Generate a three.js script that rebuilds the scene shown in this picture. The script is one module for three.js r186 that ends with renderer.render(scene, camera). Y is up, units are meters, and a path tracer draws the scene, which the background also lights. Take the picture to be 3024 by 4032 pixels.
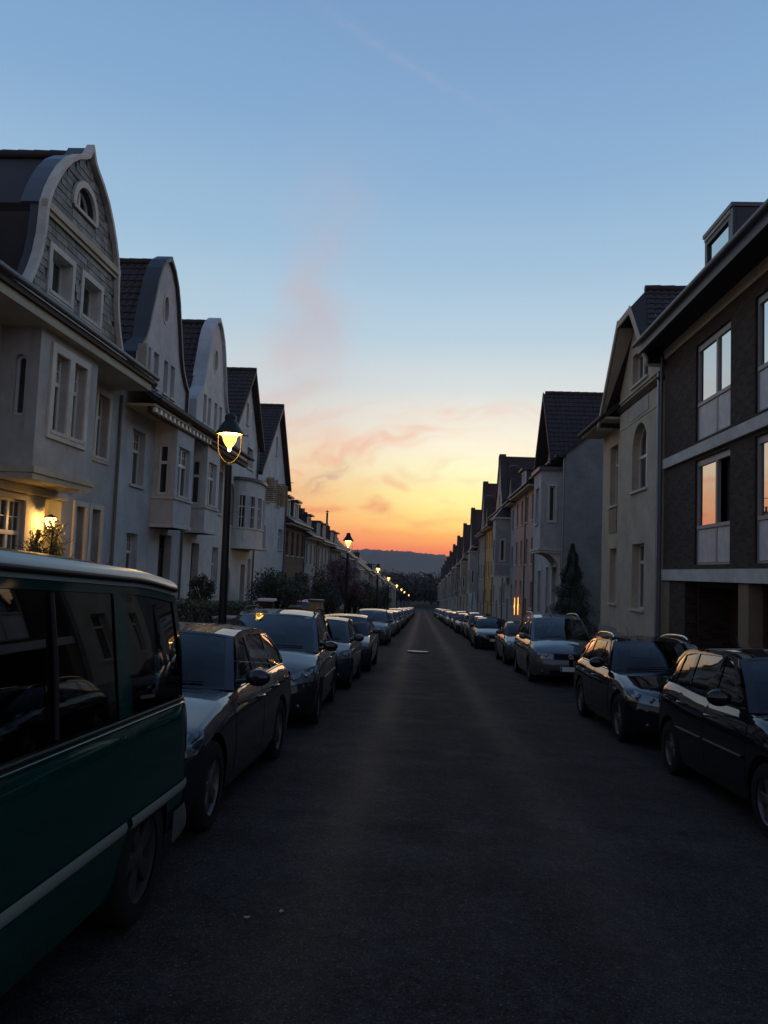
import * as THREE from 'three';
import { mergeGeometries } from 'three/addons/utils/BufferGeometryUtils.js';
import { ImprovedNoise } from 'three/addons/math/ImprovedNoise.js';
import { RoundedBoxGeometry } from 'three/addons/geometries/RoundedBoxGeometry.js';

// ---------------------------------------------------------------- camera, sky, sun, exposure
const scene = new THREE.Scene();
const camera = new THREE.PerspectiveCamera(66.0957, 3 / 4, 0.05, 9000);
camera.position.set(0, 1.68, 0);                       // eye height above the road, in metres
camera.rotation.order = 'YXZ';
camera.rotation.set(0.073786, 0.051711, 0.038);        // looks a little up and to the left of the street's axis
scene.add(camera);
const renderer = new THREE.WebGLRenderer({ antialias: true });
renderer.toneMapping = THREE.LinearToneMapping;
renderer.toneMappingExposure = 1.0;
renderer.shadowMap.enabled = true;

const NZ = new ImprovedNoise();
const fbm = (x, y, z = 0, o = 4) => { let a = 0, f = 1, g = 0.5; for (let i = 0; i < o; i++) { a += g * NZ.noise(x * f, y * f, z + i * 7.3); f *= 2.03; g *= 0.5; } return a; };
const lerp = (a, b, t) => a + (b - a) * t, clamp = (v, a = 0, b = 1) => Math.max(a, Math.min(b, v));
const smooth = (a, b, v) => { const t = clamp((v - a) / (b - a)); return t * t * (3 - 2 * t); };
const s2l = c => { c /= 255; return c <= 0.04045 ? c / 12.92 : ((c + 0.055) / 1.055) ** 2.4; };
const R = Math.PI / 180;

// dusk sky just after sunset; the sun went down at azimuth +4 degrees of the street's axis
const SUN_AZ = 4;
{
  const T = (rows) => rows.map(([e, r, g, b]) => [e, s2l(r), s2l(g), s2l(b)]);
  const glow = T([[-90, 150, 90, 70], [0, 244, 112, 84], [1.4, 264, 138, 92], [2.4, 270, 184, 102], [3.7, 270, 238, 138], [5.4, 266, 254, 172], [7.4, 262, 256, 206], [9.2, 258, 250, 224], [11.2, 244, 240, 226], [13.5, 218, 225, 226], [17, 187, 210, 225], [22, 162, 193, 219], [28, 140, 176, 212], [36, 124, 160, 201], [50, 100, 134, 181], [90, 74, 95, 134]]);
  const side = T([[-90, 120, 90, 85], [0, 224, 116, 98], [1.6, 252, 130, 98], [3.5, 256, 150, 108], [5.5, 246, 178, 132], [8, 241, 215, 183], [11, 218, 212, 207], [14, 203, 214, 219], [18, 179, 205, 222], [24, 155, 189, 217], [32, 132, 169, 208], [45, 104, 139, 187], [90, 74, 95, 134]]);
  const back = T([[-90, 90, 92, 104], [0, 134, 128, 138], [4, 158, 144, 152], [9, 168, 156, 166], [15, 156, 158, 174], [25, 136, 148, 174], [40, 110, 130, 164], [90, 74, 95, 134]]);
  const at = (t, e) => { let i = 1; while (i < t.length - 1 && t[i][0] < e) i++; const a = t[i - 1], b = t[i], k = smooth(a[0], b[0], e) * 0.5 + clamp((e - a[0]) / (b[0] - a[0])) * 0.5; return [1, 2, 3].map(c => lerp(a[c], b[c], k)); };
  const W = 3072, Hh = 1536, data = new Float32Array(W * Hh * 4);
  const bl = (a, e, a0, e0, wa, we, tilt) => { const c = Math.cos(tilt * R), s = Math.sin(tilt * R), x = (a - a0) * c + (e - e0) * s, y = -(a - a0) * s + (e - e0) * c; return Math.exp(-(x * x) / (wa * wa) - (y * y) / (we * we)); };
  for (let j = 0; j < Hh; j++) {
    const e = (j + 0.5) / Hh * 180 - 90;
    if (e < -1) { for (let i = 0; i < W; i++) { const k = (j * W + i) * 4; data[k] = 0.16; data[k + 1] = 0.14; data[k + 2] = 0.15; data[k + 3] = 1; } continue; }
    const g = at(glow, e), s = at(side, e), b = at(back, e);
    for (let i = 0; i < W; i++) {
      // three.js equirect: u = atan2(z, x) / 2pi + 0.5 ; street axis is -z
      const th = ((i + 0.5) / W - 0.5) * 2 * Math.PI, x = Math.cos(th), z = Math.sin(th);
      const az = Math.atan2(x, -z) / R, d = Math.abs(((az - SUN_AZ + 540) % 360) - 180);
      const wg = Math.exp(-((d / (az < SUN_AZ ? 11.5 : 20)) ** 2)), wb = smooth(40, 150, d);
      const k = (j * W + i) * 4, c = [0, 1, 2].map(n => lerp(lerp(s[n], g[n], wg), b[n], wb));
      if (e > -1 && e < 60 && d < 90) {
        const wx = fbm(az * 0.09, e * 0.16, 3), wy = fbm(az * 0.09 + 9, e * 0.16, 8);
        const A = az + wx * 5, E = e + wy * 3;
        // thin high veil: long feathered streaks, rising to the right, denser towards the horizon
        const tl = 0.34 * smooth(14, 3, az) * smooth(1.5, 5, e), sx = A * Math.cos(tl) + E * Math.sin(tl), sy = E * Math.cos(tl) - A * Math.sin(tl) + fbm(A * 0.16, E * 0.3, 41, 3) * 1.4;
        const fea = fbm(sx * 0.16 + 5, sy * 1.15, 17, 5) + 0.45 * fbm(sx * 0.5, sy * 3.4, 19, 4), streak = smooth(0.02, 0.5, fea) * Math.exp(-(((e - 7) / 5.2) ** 2));
        for (let n = 0; n < 3; n++) c[n] = lerp(c[n], [0.86, 0.40, 0.24][n], streak * (0.44 - 0.26 * wg) * smooth(0.6, 2.4, e));
        let v = fbm(A * 0.10 + E * 0.05, E * 0.34 - A * 0.05, 1, 5) * 1.5 + 0.12;
        v = smooth(0.05, 0.75, v + fbm(A * 0.5 + 3, E * 1.9 - A * 0.35, 11, 4) * 0.45) * Math.exp(-(((e - 7.5) / 6.5) ** 2));
        const v2 = smooth(0.08, 0.6, fbm(A * 0.3 + 20, E * 1.1, 5, 4) * 1.6) * smooth(1.2, 3, e) * Math.exp(-(((e - 4.8) / 3.2) ** 2));
        const pk = [s2l(244), s2l(168), s2l(140)], rd = [s2l(238), s2l(116), s2l(86)];
        for (let n = 0; n < 3; n++) { c[n] = lerp(c[n], pk[n], v * 0.34 * (1 - 0.75 * wg)); c[n] = lerp(c[n], rd[n], v2 * 0.5 * (1 - 0.6 * wg)); }
        // drifting plume and single wisps
        const plume = (bl(A, E, -8.4, 19, 1.7, 3.6, 8) * 0.9 + bl(A, E, -10, 15.6, 2.6, 2.2, 30) * 0.75 + bl(A, E, -7.5, 25, 3.2, 4, 0) * 0.3 + bl(A, E, -10, 12.2, 3.4, 0.8, 16) * 0.6) * (0.75 + 0.6 * fbm(A * 0.35, E * 0.35, 14));
        const dark = (bl(A, E, -8.0, 6.5, 3.0, 0.42, 22) + bl(A, E, -6.6, 7.0, 1.6, 0.2, 26) * 0.7) * smooth(-0.35, 0.35, fbm(sx * 0.5, sy * 2.6, 23, 4));
        const rose = (bl(A, E, -3.0, 4.9, 1.2, 0.3, -14) * 0.9 + bl(A, E, -1.8, 4.1, 2.6, 0.2, -5) * 0.5 + bl(A, E, -1.2, 8.9, 3.4, 0.6, 16) * 0.5 + bl(A, E, 3.4, 11.4, 4.6, 0.7, -6) * 0.32 + bl(A, E, -5.2, 8.4, 4, 0.6, 12) * 0.42) * smooth(-0.5, 0.4, fbm(sx * 0.4 + 7, sy * 2.2, 27, 5));
        const trail = bl(az, e, -3.2, 34.2, 8, 0.32, -22) * 0.22;
        const pc = [s2l(204), s2l(176), s2l(180)], dc = [s2l(176), s2l(138), s2l(134)], rc = [s2l(244), s2l(146), s2l(112)], tc = [s2l(182), s2l(178), s2l(204)];
        for (let n = 0; n < 3; n++) { c[n] = lerp(c[n], pc[n], clamp(plume) * 0.56); c[n] = lerp(c[n], dc[n], clamp(dark) * 0.55); c[n] = lerp(c[n], rc[n], clamp(rose) * 0.75); c[n] = lerp(c[n], tc[n], trail * (0.7 + fbm(az, e, 2))); }
      }
      data[k] = c[0]; data[k + 1] = c[1]; data[k + 2] = c[2]; data[k + 3] = 1;
    }
  }
  const sky = new THREE.DataTexture(data, W, Hh, THREE.RGBAFormat, THREE.FloatType);
  sky.mapping = THREE.EquirectangularReflectionMapping; sky.magFilter = THREE.LinearFilter; sky.colorSpace = THREE.LinearSRGBColorSpace; sky.needsUpdate = true;
  scene.background = sky; scene.environment = sky;
  scene.backgroundIntensity = 1; scene.environmentIntensity = 1;
}
// the last direct light over the horizon, very weak and wide
const sun = new THREE.DirectionalLight(new THREE.Color().setRGB(1, 0.5, 0.24), 0.1);
sun.position.set(Math.sin(SUN_AZ * R) * 200, 12, -Math.cos(SUN_AZ * R) * 200); sun.target.position.set(0, 0, -20);
sun.shadow.radius = 30; sun.castShadow = true; sun.shadow.mapSize.set(2048, 2048);
Object.assign(sun.shadow.camera, { left: -60, right: 60, top: 60, bottom: -60, near: 1, far: 500 });
scene.add(sun, sun.target);
// ---------------------------------------------------------------- helpers
let seed = 7; const rnd = () => { seed = (seed * 1664525 + 1013904223) >>> 0; return seed / 4294967296; };
const rr = (a, b) => a + (b - a) * rnd();
const gy = Z => -0.047 * Z + (Z > 0 ? 1.3e-5 * Z * Z : 0);      // height of the road at depth Z down the street
const slope = Z => Math.atan(0.047 - (Z > 0 ? 2.6e-5 * Z : 0));
const names = {};
const numbered = n => { const k = names[n] = (names[n] ?? -1) + 1; return k ? n + '_' + String(k).padStart(3, '0') : n; };
const sh = m => { m.castShadow = m.receiveShadow = true; return m; };
function thing(name, label, category, pos = [0, 0, 0], group, kind) {
  const g = new THREE.Group(); g.name = numbered(name); g.position.set(...pos); g.userData = { label, category };
  if (group) g.userData.group = group; if (kind) g.userData.kind = kind; scene.add(g); return g;
}
function part(parent, name, geo, mat, label) { const m = sh(new THREE.Mesh(Array.isArray(geo) ? merge(geo) : geo, mat)); m.name = name; if (label) m.userData.label = label; parent.add(m); return m; }
function struct(name, geo, mat, label) { const m = sh(new THREE.Mesh(geo, mat)); m.name = numbered(name); m.userData = { kind: 'structure' }; if (label) m.userData.label = label; scene.add(m); return m; }
function merge(list) { return mergeGeometries(list.map(g => { const q = g.index ? g.toNonIndexed() : g; for (const k of Object.keys(q.attributes)) if (!['position', 'normal', 'uv'].includes(k)) q.deleteAttribute(k); return q; })); }
function box(x0, x1, y0, y1, z0, z1) { // uv in metres
  const g = new THREE.BoxGeometry(Math.abs(x1 - x0), Math.abs(y1 - y0), Math.abs(z1 - z0)); const u = g.attributes.uv, n = g.attributes.normal, p = g.attributes.position;
  for (let i = 0; i < u.count; i++) { const ax = Math.abs(n.getX(i)), ay = Math.abs(n.getY(i)); ax > 0.5 ? u.setXY(i, p.getZ(i), p.getY(i)) : ay > 0.5 ? u.setXY(i, p.getX(i), p.getZ(i)) : u.setXY(i, p.getX(i), p.getY(i)); }
  g.translate((x0 + x1) / 2, (y0 + y1) / 2, (z0 + z1) / 2); return g;
}
function rbox(x0, x1, y0, y1, z0, z1, r = 0.02, seg = 2) { const g = new RoundedBoxGeometry(Math.abs(x1 - x0), Math.abs(y1 - y0), Math.abs(z1 - z0), seg, Math.min(r, Math.abs(x1 - x0) / 2.01, Math.abs(y1 - y0) / 2.01, Math.abs(z1 - z0) / 2.01)); g.translate((x0 + x1) / 2, (y0 + y1) / 2, (z0 + z1) / 2); return g; }
function tube(pts, r, seg = 24, rad = 8, closed = false) { return new THREE.TubeGeometry(new THREE.CatmullRomCurve3(pts.map(p => new THREE.Vector3(...p)), closed), seg, r, rad, closed); }
function rod(a, b, r, n = 8) { const A = new THREE.Vector3(...a), B = new THREE.Vector3(...b), d = B.clone().sub(A), g = new THREE.CylinderGeometry(r, r, d.length(), n); g.applyQuaternion(new THREE.Quaternion().setFromUnitVectors(new THREE.Vector3(0, 1, 0), d.normalize())); g.translate(...A.add(B).multiplyScalar(0.5).toArray()); return g; }
function lathe(pts, n = 24) { return new THREE.LatheGeometry(pts.map(p => new THREE.Vector2(...p)), n); }
function grid(nu, nv, f) { // f(i/nu, j/nv) -> [x, y, z]
  const P = [], U = [], I = []; for (let j = 0; j <= nv; j++) for (let i = 0; i <= nu; i++) { const p = f(i / nu, j / nv); P.push(...p.slice(0, 3)); U.push(p[3] ?? p[0] + p[2], p[4] ?? p[1]); }
  for (let j = 0; j < nv; j++) for (let i = 0; i < nu; i++) { const a = j * (nu + 1) + i; I.push(a, a + 1, a + nu + 2, a, a + nu + 2, a + nu + 1); }
  const g = new THREE.BufferGeometry(); g.setAttribute('position', new THREE.Float32BufferAttribute(P, 3)); g.setAttribute('uv', new THREE.Float32BufferAttribute(U, 2)); g.setIndex(I); g.computeVertexNormals(); return g;
}
const shapeOf = pts => { const s = new THREE.Shape(); pts.forEach(([x, y], i) => i ? s.lineTo(x, y) : s.moveTo(x, y)); s.closePath(); return s; };
const rectPts = (a, b, c, d) => [[a, c], [b, c], [b, d], [a, d]];
const archPts = (a, b, c, d, n = 12, rise) => { const r = (b - a) / 2, h = rise ?? Math.abs(r), m = (a + b) / 2, o = [[a, c], [b, c]]; for (let i = 0; i <= n; i++) { const t = Math.PI * i / n; o.push([m + r * Math.cos(t), d - h + h * Math.sin(t)]); } return o; };
const ovalPts = (x, y, a, b, n = 24) => Array.from({ length: n }, (_, i) => [x + a * Math.cos(2 * Math.PI * i / n), y + b * Math.sin(2 * Math.PI * i / n)]);
function slab(pts, holes, z0, z1, bevel) { const s = shapeOf(pts); for (const h of holes || []) s.holes.push(shapeOf(h)); const g = new THREE.ExtrudeGeometry(s, { depth: z1 - z0, bevelEnabled: !!bevel, bevelSize: bevel || 0, bevelThickness: bevel || 0, bevelSegments: 2, curveSegments: 6 }); g.translate(0, 0, z0); return g; }

// ---------------------------------------------------------------- textures and materials
function tex(n, f, srgb, rep = 1) { // f(u, v) -> [r, g, b] 0..1, tiles
  const d = new Uint8Array(n * n * 4); for (let j = 0; j < n; j++) for (let i = 0; i < n; i++) { const c = f(i / n, j / n), k = (j * n + i) * 4; for (let q = 0; q < 3; q++) d[k + q] = clamp(c[q]) * 255; d[k + 3] = 255; }
  const t = new THREE.DataTexture(d, n, n); t.wrapS = t.wrapT = THREE.RepeatWrapping; t.magFilter = THREE.LinearFilter; t.minFilter = THREE.LinearMipmapLinearFilter; t.generateMipmaps = true; if (srgb) t.colorSpace = THREE.SRGBColorSpace; t.repeat.set(rep, rep); t.needsUpdate = true; return t;
}
// tiling noise: four blended copies
const tn = (u, v, s, z, o = 4) => { const n = (a, b) => fbm(a * s, b * s, z, o); return lerp(lerp(n(u, v), n(u - 1, v), u), lerp(n(u, v - 1), n(u - 1, v - 1), u), v); };
const speck = (n, dens, sd) => { const a = new Float32Array(n * n); let q = seed; seed = sd; for (let i = 0; i < n * n; i++) a[i] = rnd() < dens ? rnd() : 0; seed = q; return a; };
const grain = (() => { const n = 512, a = new Float32Array(n * n), q = seed; seed = 99; for (let i = 0; i < n * n; i++) a[i] = rnd(); seed = q; return (u, v) => a[(Math.floor(v * n) % n) * n + Math.floor(u * n) % n]; })();
const plasterMap = tex(512, (u, v) => { const k = 0.89 + tn(u, v, 5, 1) * 0.2 + tn(u, v, 24, 4, 2) * 0.1 + (grain(u, v) - 0.5) * 0.08 - Math.max(0, tn(u, v * 0.35, 9, 7)) * 0.12; return [k, k, k * 0.995]; }, true, 0.22);
const plasterBump = tex(512, (u, v) => { const k = 0.5 + tn(u, v, 60, 2, 2) * 0.5 + (grain(u, v) - 0.5) * 0.5; return [k, k, k]; }, false, 0.5);
const roughNoise = tex(256, (u, v) => { const k = 0.75 + tn(u, v, 8, 3) * 0.5; return [k, k, k]; }, false, 0.4);
const asphaltMap = tex(1024, (u, v) => { const g1 = grain(u * 2, v * 2), g2 = grain(u * 0.97, v * 0.97), g3 = grain(u * 0.5, v * 0.5); const k = 0.44 + tn(u, v, 6, 5) * 0.34 + tn(u, v, 40, 6, 2) * 0.22 + (g1 - 0.5) * 0.3 + (g3 - 0.5) * 0.16 + (g2 > 0.98 ? 0.4 : 0) - (g2 < 0.03 ? 0.25 : 0); return [k * 1.02, k, k * 0.97]; }, true, 0.31);
const asphaltBump = tex(512, (u, v) => { const k = 0.5 + (grain(u, v) - 0.5) * 0.7 + tn(u, v, 30, 8, 2) * 0.4; return [k, k, k]; }, false, 1.1);
const brickMap = tex(512, (u, v) => { const ro = v * 16, r = Math.floor(ro), co = u * 5 + (r % 2) * 0.5, fy = ro - r, fx = co - Math.floor(co); const joint = fy < 0.13 || fx < 0.05; const id = grain((Math.floor(co) % 5) / 5 + 0.013, r / 16 + 0.01); const k = joint ? 0.9 : 0.62 + id * 0.5 + (grain(u, v) - 0.5) * 0.2; return joint ? [k, k * 0.98, k * 0.95] : [k, k * 0.86, k * 0.74]; }, true, 0.8);
const woodMap = tex(256, (u, v) => { const k = 0.75 + fbm(u * 3, v * 40, 2) * 0.4; return [k, k * 0.9, k * 0.8]; }, true, 0.6);
const C = (r, g, b) => new THREE.Color().setRGB(r, g, b);
const std = (c, rough, extra = {}) => new THREE.MeshStandardMaterial({ color: c, roughness: rough, metalness: 0, side: THREE.DoubleSide, ...extra });
const plaster = (r, g, b) => std(C(Math.min(0.8, r * 1.19), Math.min(0.8, g * 1.17), Math.min(0.78, b * 1.1)), 0.92, { map: plasterMap, bumpMap: plasterBump, bumpScale: 0.004 });
const M = {
  asphalt: new THREE.MeshPhysicalMaterial({ color: C(0.16, 0.158, 0.16), roughness: 0.85, specularIntensity: 0.22, side: THREE.DoubleSide, map: asphaltMap, bumpMap: asphaltBump, bumpScale: 0.006 }),
  paving: std(C(0.3, 0.29, 0.28), 0.85, { map: asphaltMap, bumpMap: asphaltBump, bumpScale: 0.003 }),
  kerb: std(C(0.22, 0.21, 0.2), 0.85, { map: plasterMap, bumpMap: plasterBump, bumpScale: 0.004 }),
  earth: std(C(0.16, 0.16, 0.1), 1, { map: asphaltMap }),
  roof: std(C(0.042, 0.032, 0.03), 0.75, { map: plasterMap }), roofRed: std(C(0.085, 0.04, 0.03), 0.8, { map: plasterMap }), roofGrey: std(C(0.045, 0.047, 0.052), 0.6, { map: plasterMap }),
  slate: [0.10, 0.135, 0.17, 0.21, 0.27].map((k, i) => std(C(k, k * (0.95 + (i % 2) * 0.02), k * (0.8 + (i % 3) * 0.05)), 0.55, { map: plasterMap, bumpMap: plasterBump, bumpScale: 0.003 })),
  slateDark: std(C(0.05, 0.054, 0.062), 0.5, { map: plasterMap }),
  zinc: std(C(0.30, 0.33, 0.36), 0.45, { metalness: 0.5, roughnessMap: roughNoise }), zincBlue: std(C(0.1, 0.115, 0.13), 0.55, { metalness: 0.35, roughnessMap: roughNoise }), zincDark: std(C(0.1, 0.11, 0.12), 0.5, { metalness: 0.4 }),
  trim: plaster(0.62, 0.61, 0.58), trimBeige: plaster(0.5, 0.46, 0.38), white: std(C(0.7, 0.7, 0.68), 0.5), frame: std(C(0.6, 0.6, 0.58), 0.45), frameDark: std(C(0.06, 0.05, 0.045), 0.5),
  brown: std(C(0.08, 0.045, 0.03), 0.7, { map: woodMap }), darkWood: std(C(0.035, 0.025, 0.02), 0.6, { map: woodMap }), redWood: std(C(0.12, 0.045, 0.035), 0.6, { map: woodMap }),
  brick: std(C(0.05, 0.04, 0.034), 0.9, { map: brickMap, bumpMap: brickMap, bumpScale: 0.004 }), brickTan: std(C(0.20, 0.155, 0.12), 0.9, { map: brickMap, bumpMap: brickMap, bumpScale: 0.004 }),
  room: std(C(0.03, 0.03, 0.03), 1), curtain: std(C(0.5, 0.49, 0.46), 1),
  glass: new THREE.MeshPhysicalMaterial({ color: C(0.72, 0.76, 0.76), roughness: 0.03, transmission: 1, thickness: 0, ior: 1.55, side: THREE.DoubleSide }),
  coated: new THREE.MeshPhysicalMaterial({ color: C(0.58, 0.62, 0.63), roughness: 0.015, metalness: 1, side: THREE.DoubleSide }),
  farGlass: new THREE.MeshPhysicalMaterial({ color: C(0.02, 0.022, 0.025), roughness: 0.05, ior: 1.6, side: THREE.DoubleSide }),
  iron: std(C(0.012, 0.013, 0.012), 0.45, { metalness: 0.3 }),
};
// ---------------------------------------------------------------- the setting
const KL = -3.42, KR = 4.72, PL = -4.95, PR = 6.98;       // kerbs and back edges of the pavements
function baseY(Z) { return Z <= 300 ? gy(Z) : lerp(gy(300) - (Z - 300) * 0.02, -17, smooth(300, 480, Z)); }
function groundOff(x) {
  const pts = [[-40, 1.6], [-9.2, 1.2], [-8, 1.1], [-6.2, 0.75], [-5.3, 0.35], [-5, 0.1], [-4.96, -0.1], [7, -0.1], [7.05, 0.12], [9, 0.3], [40, 1.2]];
  if (x <= pts[0][0]) return pts[0][1]; for (let i = 1; i < pts.length; i++) if (x <= pts[i][0]) return lerp(pts[i - 1][1], pts[i][1], (x - pts[i - 1][0]) / (pts[i][0] - pts[i - 1][0])); return 1.2;
}
function groundY(x, Z) { const f = 1 - smooth(290, 420, Z); return baseY(Z) + groundOff(x) * f - (1 - f) * 0.4 + (Z > 320 ? fbm(x * 0.01, Z * 0.01, 2) * 6 * smooth(320, 500, Z) : 0); }
{
  const xs = [-2200, -1400, -900, -400, -200, -100, -60, -40, -25, -15, -9.2, -8, -7, -6.2, -5.3, -5, -4.96, 0, 7, 7.05, 9, 14, 25, 40, 60, 100, 200, 400, 900, 1400, 2200];
  const zs = [-60]; while (zs.at(-1) < 3200) zs.push(zs.at(-1) + (zs.at(-1) < 60 ? 4 : zs.at(-1) < 420 ? 8 : zs.at(-1) * 0.06));
  const g = grid(xs.length - 1, zs.length - 1, (u, v) => { const x = xs[Math.round(u * (xs.length - 1))], Z = zs[Math.round(v * (zs.length - 1))]; return [x, groundY(x, Z), -Z, x, Z]; });
  struct('ground', g, M.earth, 'dark garden soil and land beyond the street');
  const strip = (x0, x1, off, nx, z0, z1, nz) => { const q = grid(nx, nz, (u, v) => { const x = lerp(x0, x1, u), Z = lerp(z0, z1, v); return [x, baseY(Z) + off(x), -Z, x, Z]; }); q.setAttribute('uv1', new THREE.Float32BufferAttribute(Array.from({ length: (nx + 1) * (nz + 1) }, (_, i) => [(i % (nx + 1)) / nx, Math.floor(i / (nx + 1)) / nz * (z1 - z0) / 30]).flat(), 2)); return q; };
  // wheel tracks worn smoother by traffic, told by gloss
  const wear = tex(256, (u, v) => { const x = lerp(KL, KR, u), tr = Math.exp(-(((x + 0.55) / 0.30) ** 2)) + Math.exp(-(((x - 1.15) / 0.30) ** 2)); const k = 0.86 - tr * (0.13 + tn(u, v, 7, 4, 3) * 0.16) + tn(u, v, 12, 9, 3) * 0.16; return [k, k, k]; });
  wear.channel = 1; const am = M.asphalt; am.roughness = 1; am.roughnessMap = wear;
  struct('road', strip(KL, KR, x => 0.05 * (1 - ((x - 0.65) / 4.07) ** 2) - 0.05, 16, -40, 330, 185), am, 'dark asphalt roadway running downhill between parked cars');
  struct('pavement', strip(PL, KL - 0.14, () => 0.115, 2, -40, 330, 120), M.paving, 'narrow pavement beside the hedge and street lamps');
  struct('pavement', strip(KR + 0.14, PR + 0.1, () => 0.115, 2, -40, 330, 120), M.paving, 'pavement below the flat fronted houses');
  for (const [x, sgn] of [[KL - 0.07, 1], [KR + 0.07, -1]]) { // kerbs, stones of one metre
    const k = thing('kerb', sgn > 0 ? 'row of kerb stones along the hedge side pavement' : 'row of kerb stones along the flat front side pavement', 'kerb', [0, 0, 0], null, 'structure');
    const st = rbox(-0.07, 0.07, -0.12, 0.12, -0.492, 0.492, 0.018);
    for (let i = 0; i < 90; i++) { const Z = i - 6 + 0.5; const m = part(k, 'kerb_stone', st, M.kerb); m.position.set(x + rr(-0.004, 0.004), gy(Z) + rr(-0.004, 0.004), -Z); m.rotation.x = -slope(Z); }
    const far = []; for (let Z = 84; Z < 328; Z += 4) { const q = box(-0.07, 0.07, -0.12, 0.12, -1.99, 1.99); q.rotateX(-slope(Z + 2)); q.translate(x, gy(Z + 2), -Z - 2); far.push(q); }
    part(k, 'kerb_stones', far, M.kerb).userData.kind = 'stuff';
  }
  // manhole: iron ring and lid in a concrete collar, let into the asphalt
  const Z = 30.6, mh = thing('manhole_cover', 'round iron manhole cover let into the asphalt between the cars', 'manhole cover', [-0.08, gy(Z) + 0.046, -Z]); mh.rotation.x = -slope(Z);
  part(mh, 'lid', lathe([[0, 0.008], [0.1, 0.008], [0.11, 0.004], [0.2, 0.004], [0.21, 0.008], [0.3, 0.008], [0.305, 0.0], [0.305, -0.03]], 32), std(C(0.1, 0.095, 0.09), 0.42, { metalness: 0.6 }));
  part(mh, 'rim', lathe([[0.315, -0.03], [0.315, 0.011], [0.40, 0.011], [0.41, 0.0], [0.41, -0.03]], 32), std(C(0.17, 0.165, 0.15), 0.45, { metalness: 0.4 }));
  const pt = struct('road_patch', (() => { const q = grid(6, 1, (u, v) => { const x = lerp(1.5, 2.5, u), zz = 29.7 + v * 0.09; return [x, gy(zz) + 0.05 * (1 - ((x - 0.65) / 4.07) ** 2) - 0.05 + 0.006, -zz, x, zz]; }); return q; })(), std(C(0.13, 0.125, 0.12), 0.6, { map: asphaltMap }), 'short pale seam across the asphalt');
  // far wooded hill across the valley
  const hill = grid(420, 26, (u, v) => {
    const az = lerp(-40, 40, u) * R, Z = lerp(1500, 3000, v), x = Math.tan(az) * Z, a = az / R;
    const top = 2600 * (0.0205 + 0.0035 * Math.exp(-(((a + 3) / 4.5) ** 2)) - 0.0045 * smooth(-2, 5, a) + fbm(a * 0.4, 1, 5) * 0.004);
    const rise = smooth(0, 0.7, v), bump = (fbm(x * 0.02, Z * 0.02, 3, 3) * 8 + Math.abs(NZ.noise(x * 0.055, Z * 0.05, 1)) * 14) * rise; return [x, -18 + (top + 18) * rise * (1 - 0.6 * smooth(0.7, 1, v)) + bump, -Z, x * 0.05, Z * 0.05];
  });
  struct('hill', hill, std(C(0.1, 0.095, 0.085), 1), 'wooded hill ridge across the valley');  // ridge colour lightened a little to add to the haze
}
scene.fog = new THREE.FogExp2(new THREE.Color().setRGB(0.62, 0.56, 0.6), 0.00009);

// ---------------------------------------------------------------- vegetation
function leafCloud(n, pick, size, asp = 0.6, droop = 0) { // n small bent leaf quads; pick() -> [x, y, z, nx, ny, nz]
  const P = new Float32Array(n * 18), N = new Float32Array(n * 18), U = new Float32Array(n * 12); const a = new THREE.Vector3(), b = new THREE.Vector3(), nn = new THREE.Vector3();
  for (let i = 0; i < n; i++) {
    const [x, y, z, nx, ny, nz] = pick(i), s = size * rr(0.6, 1.35); nn.set(nx + rr(-0.8, 0.8), ny + rr(-0.6, 0.8), nz + rr(-0.8, 0.8)).normalize(); a.set(rr(-1, 1), rr(-1, 1) - droop, rr(-1, 1)).cross(nn).normalize().multiplyScalar(s * asp); b.copy(nn).cross(a).normalize().multiplyScalar(s);
    const q = [[-1, -0.2], [0, -1], [1, 0.1], [-1, -0.2], [1, 0.1], [0, 1]]; for (let k = 0; k < 6; k++) { const o = i * 18 + k * 3; P[o] = x + a.x * q[k][0] * 0.5 + b.x * q[k][1] * 0.5; P[o + 1] = y + a.y * q[k][0] * 0.5 + b.y * q[k][1] * 0.5; P[o + 2] = z + a.z * q[k][0] * 0.5 + b.z * q[k][1] * 0.5; N[o] = nn.x; N[o + 1] = nn.y; N[o + 2] = nn.z; U[i * 12 + k * 2] = q[k][0]; U[i * 12 + k * 2 + 1] = q[k][1]; }
  }
  const g = new THREE.BufferGeometry(); g.setAttribute('position', new THREE.BufferAttribute(P, 3)); g.setAttribute('normal', new THREE.BufferAttribute(N, 3)); g.setAttribute('uv', new THREE.BufferAttribute(U, 2)); return g;
}
const leafMat = (r, g, b, t = 0.3) => new THREE.MeshPhysicalMaterial({ color: C(r, g, b), roughness: 0.8, transmission: t, thickness: 0, side: THREE.DoubleSide });
const LM = { dark: leafMat(0.045, 0.06, 0.03), hedge: leafMat(0.05, 0.07, 0.03), conifer: leafMat(0.03, 0.05, 0.032, 0.15), mauve: leafMat(0.2, 0.11, 0.14), garden: leafMat(0.14, 0.15, 0.04), far: leafMat(0.02, 0.023, 0.016, 0.05) };
function clumps(n, rx, ry, rz, y0) { const c = []; for (let i = 0; i < n; i++) { const t = rr(0, 6.283), p = Math.acos(rr(-0.75, 1)), q = Math.cbrt(rr(0.25, 1)); c.push([rx * 0.72 * q * Math.sin(p) * Math.cos(t), y0 + ry * 0.74 * q * Math.cos(p), rz * 0.72 * q * Math.sin(p) * Math.sin(t), rr(0.26, 0.46)]); } return c; }
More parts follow.
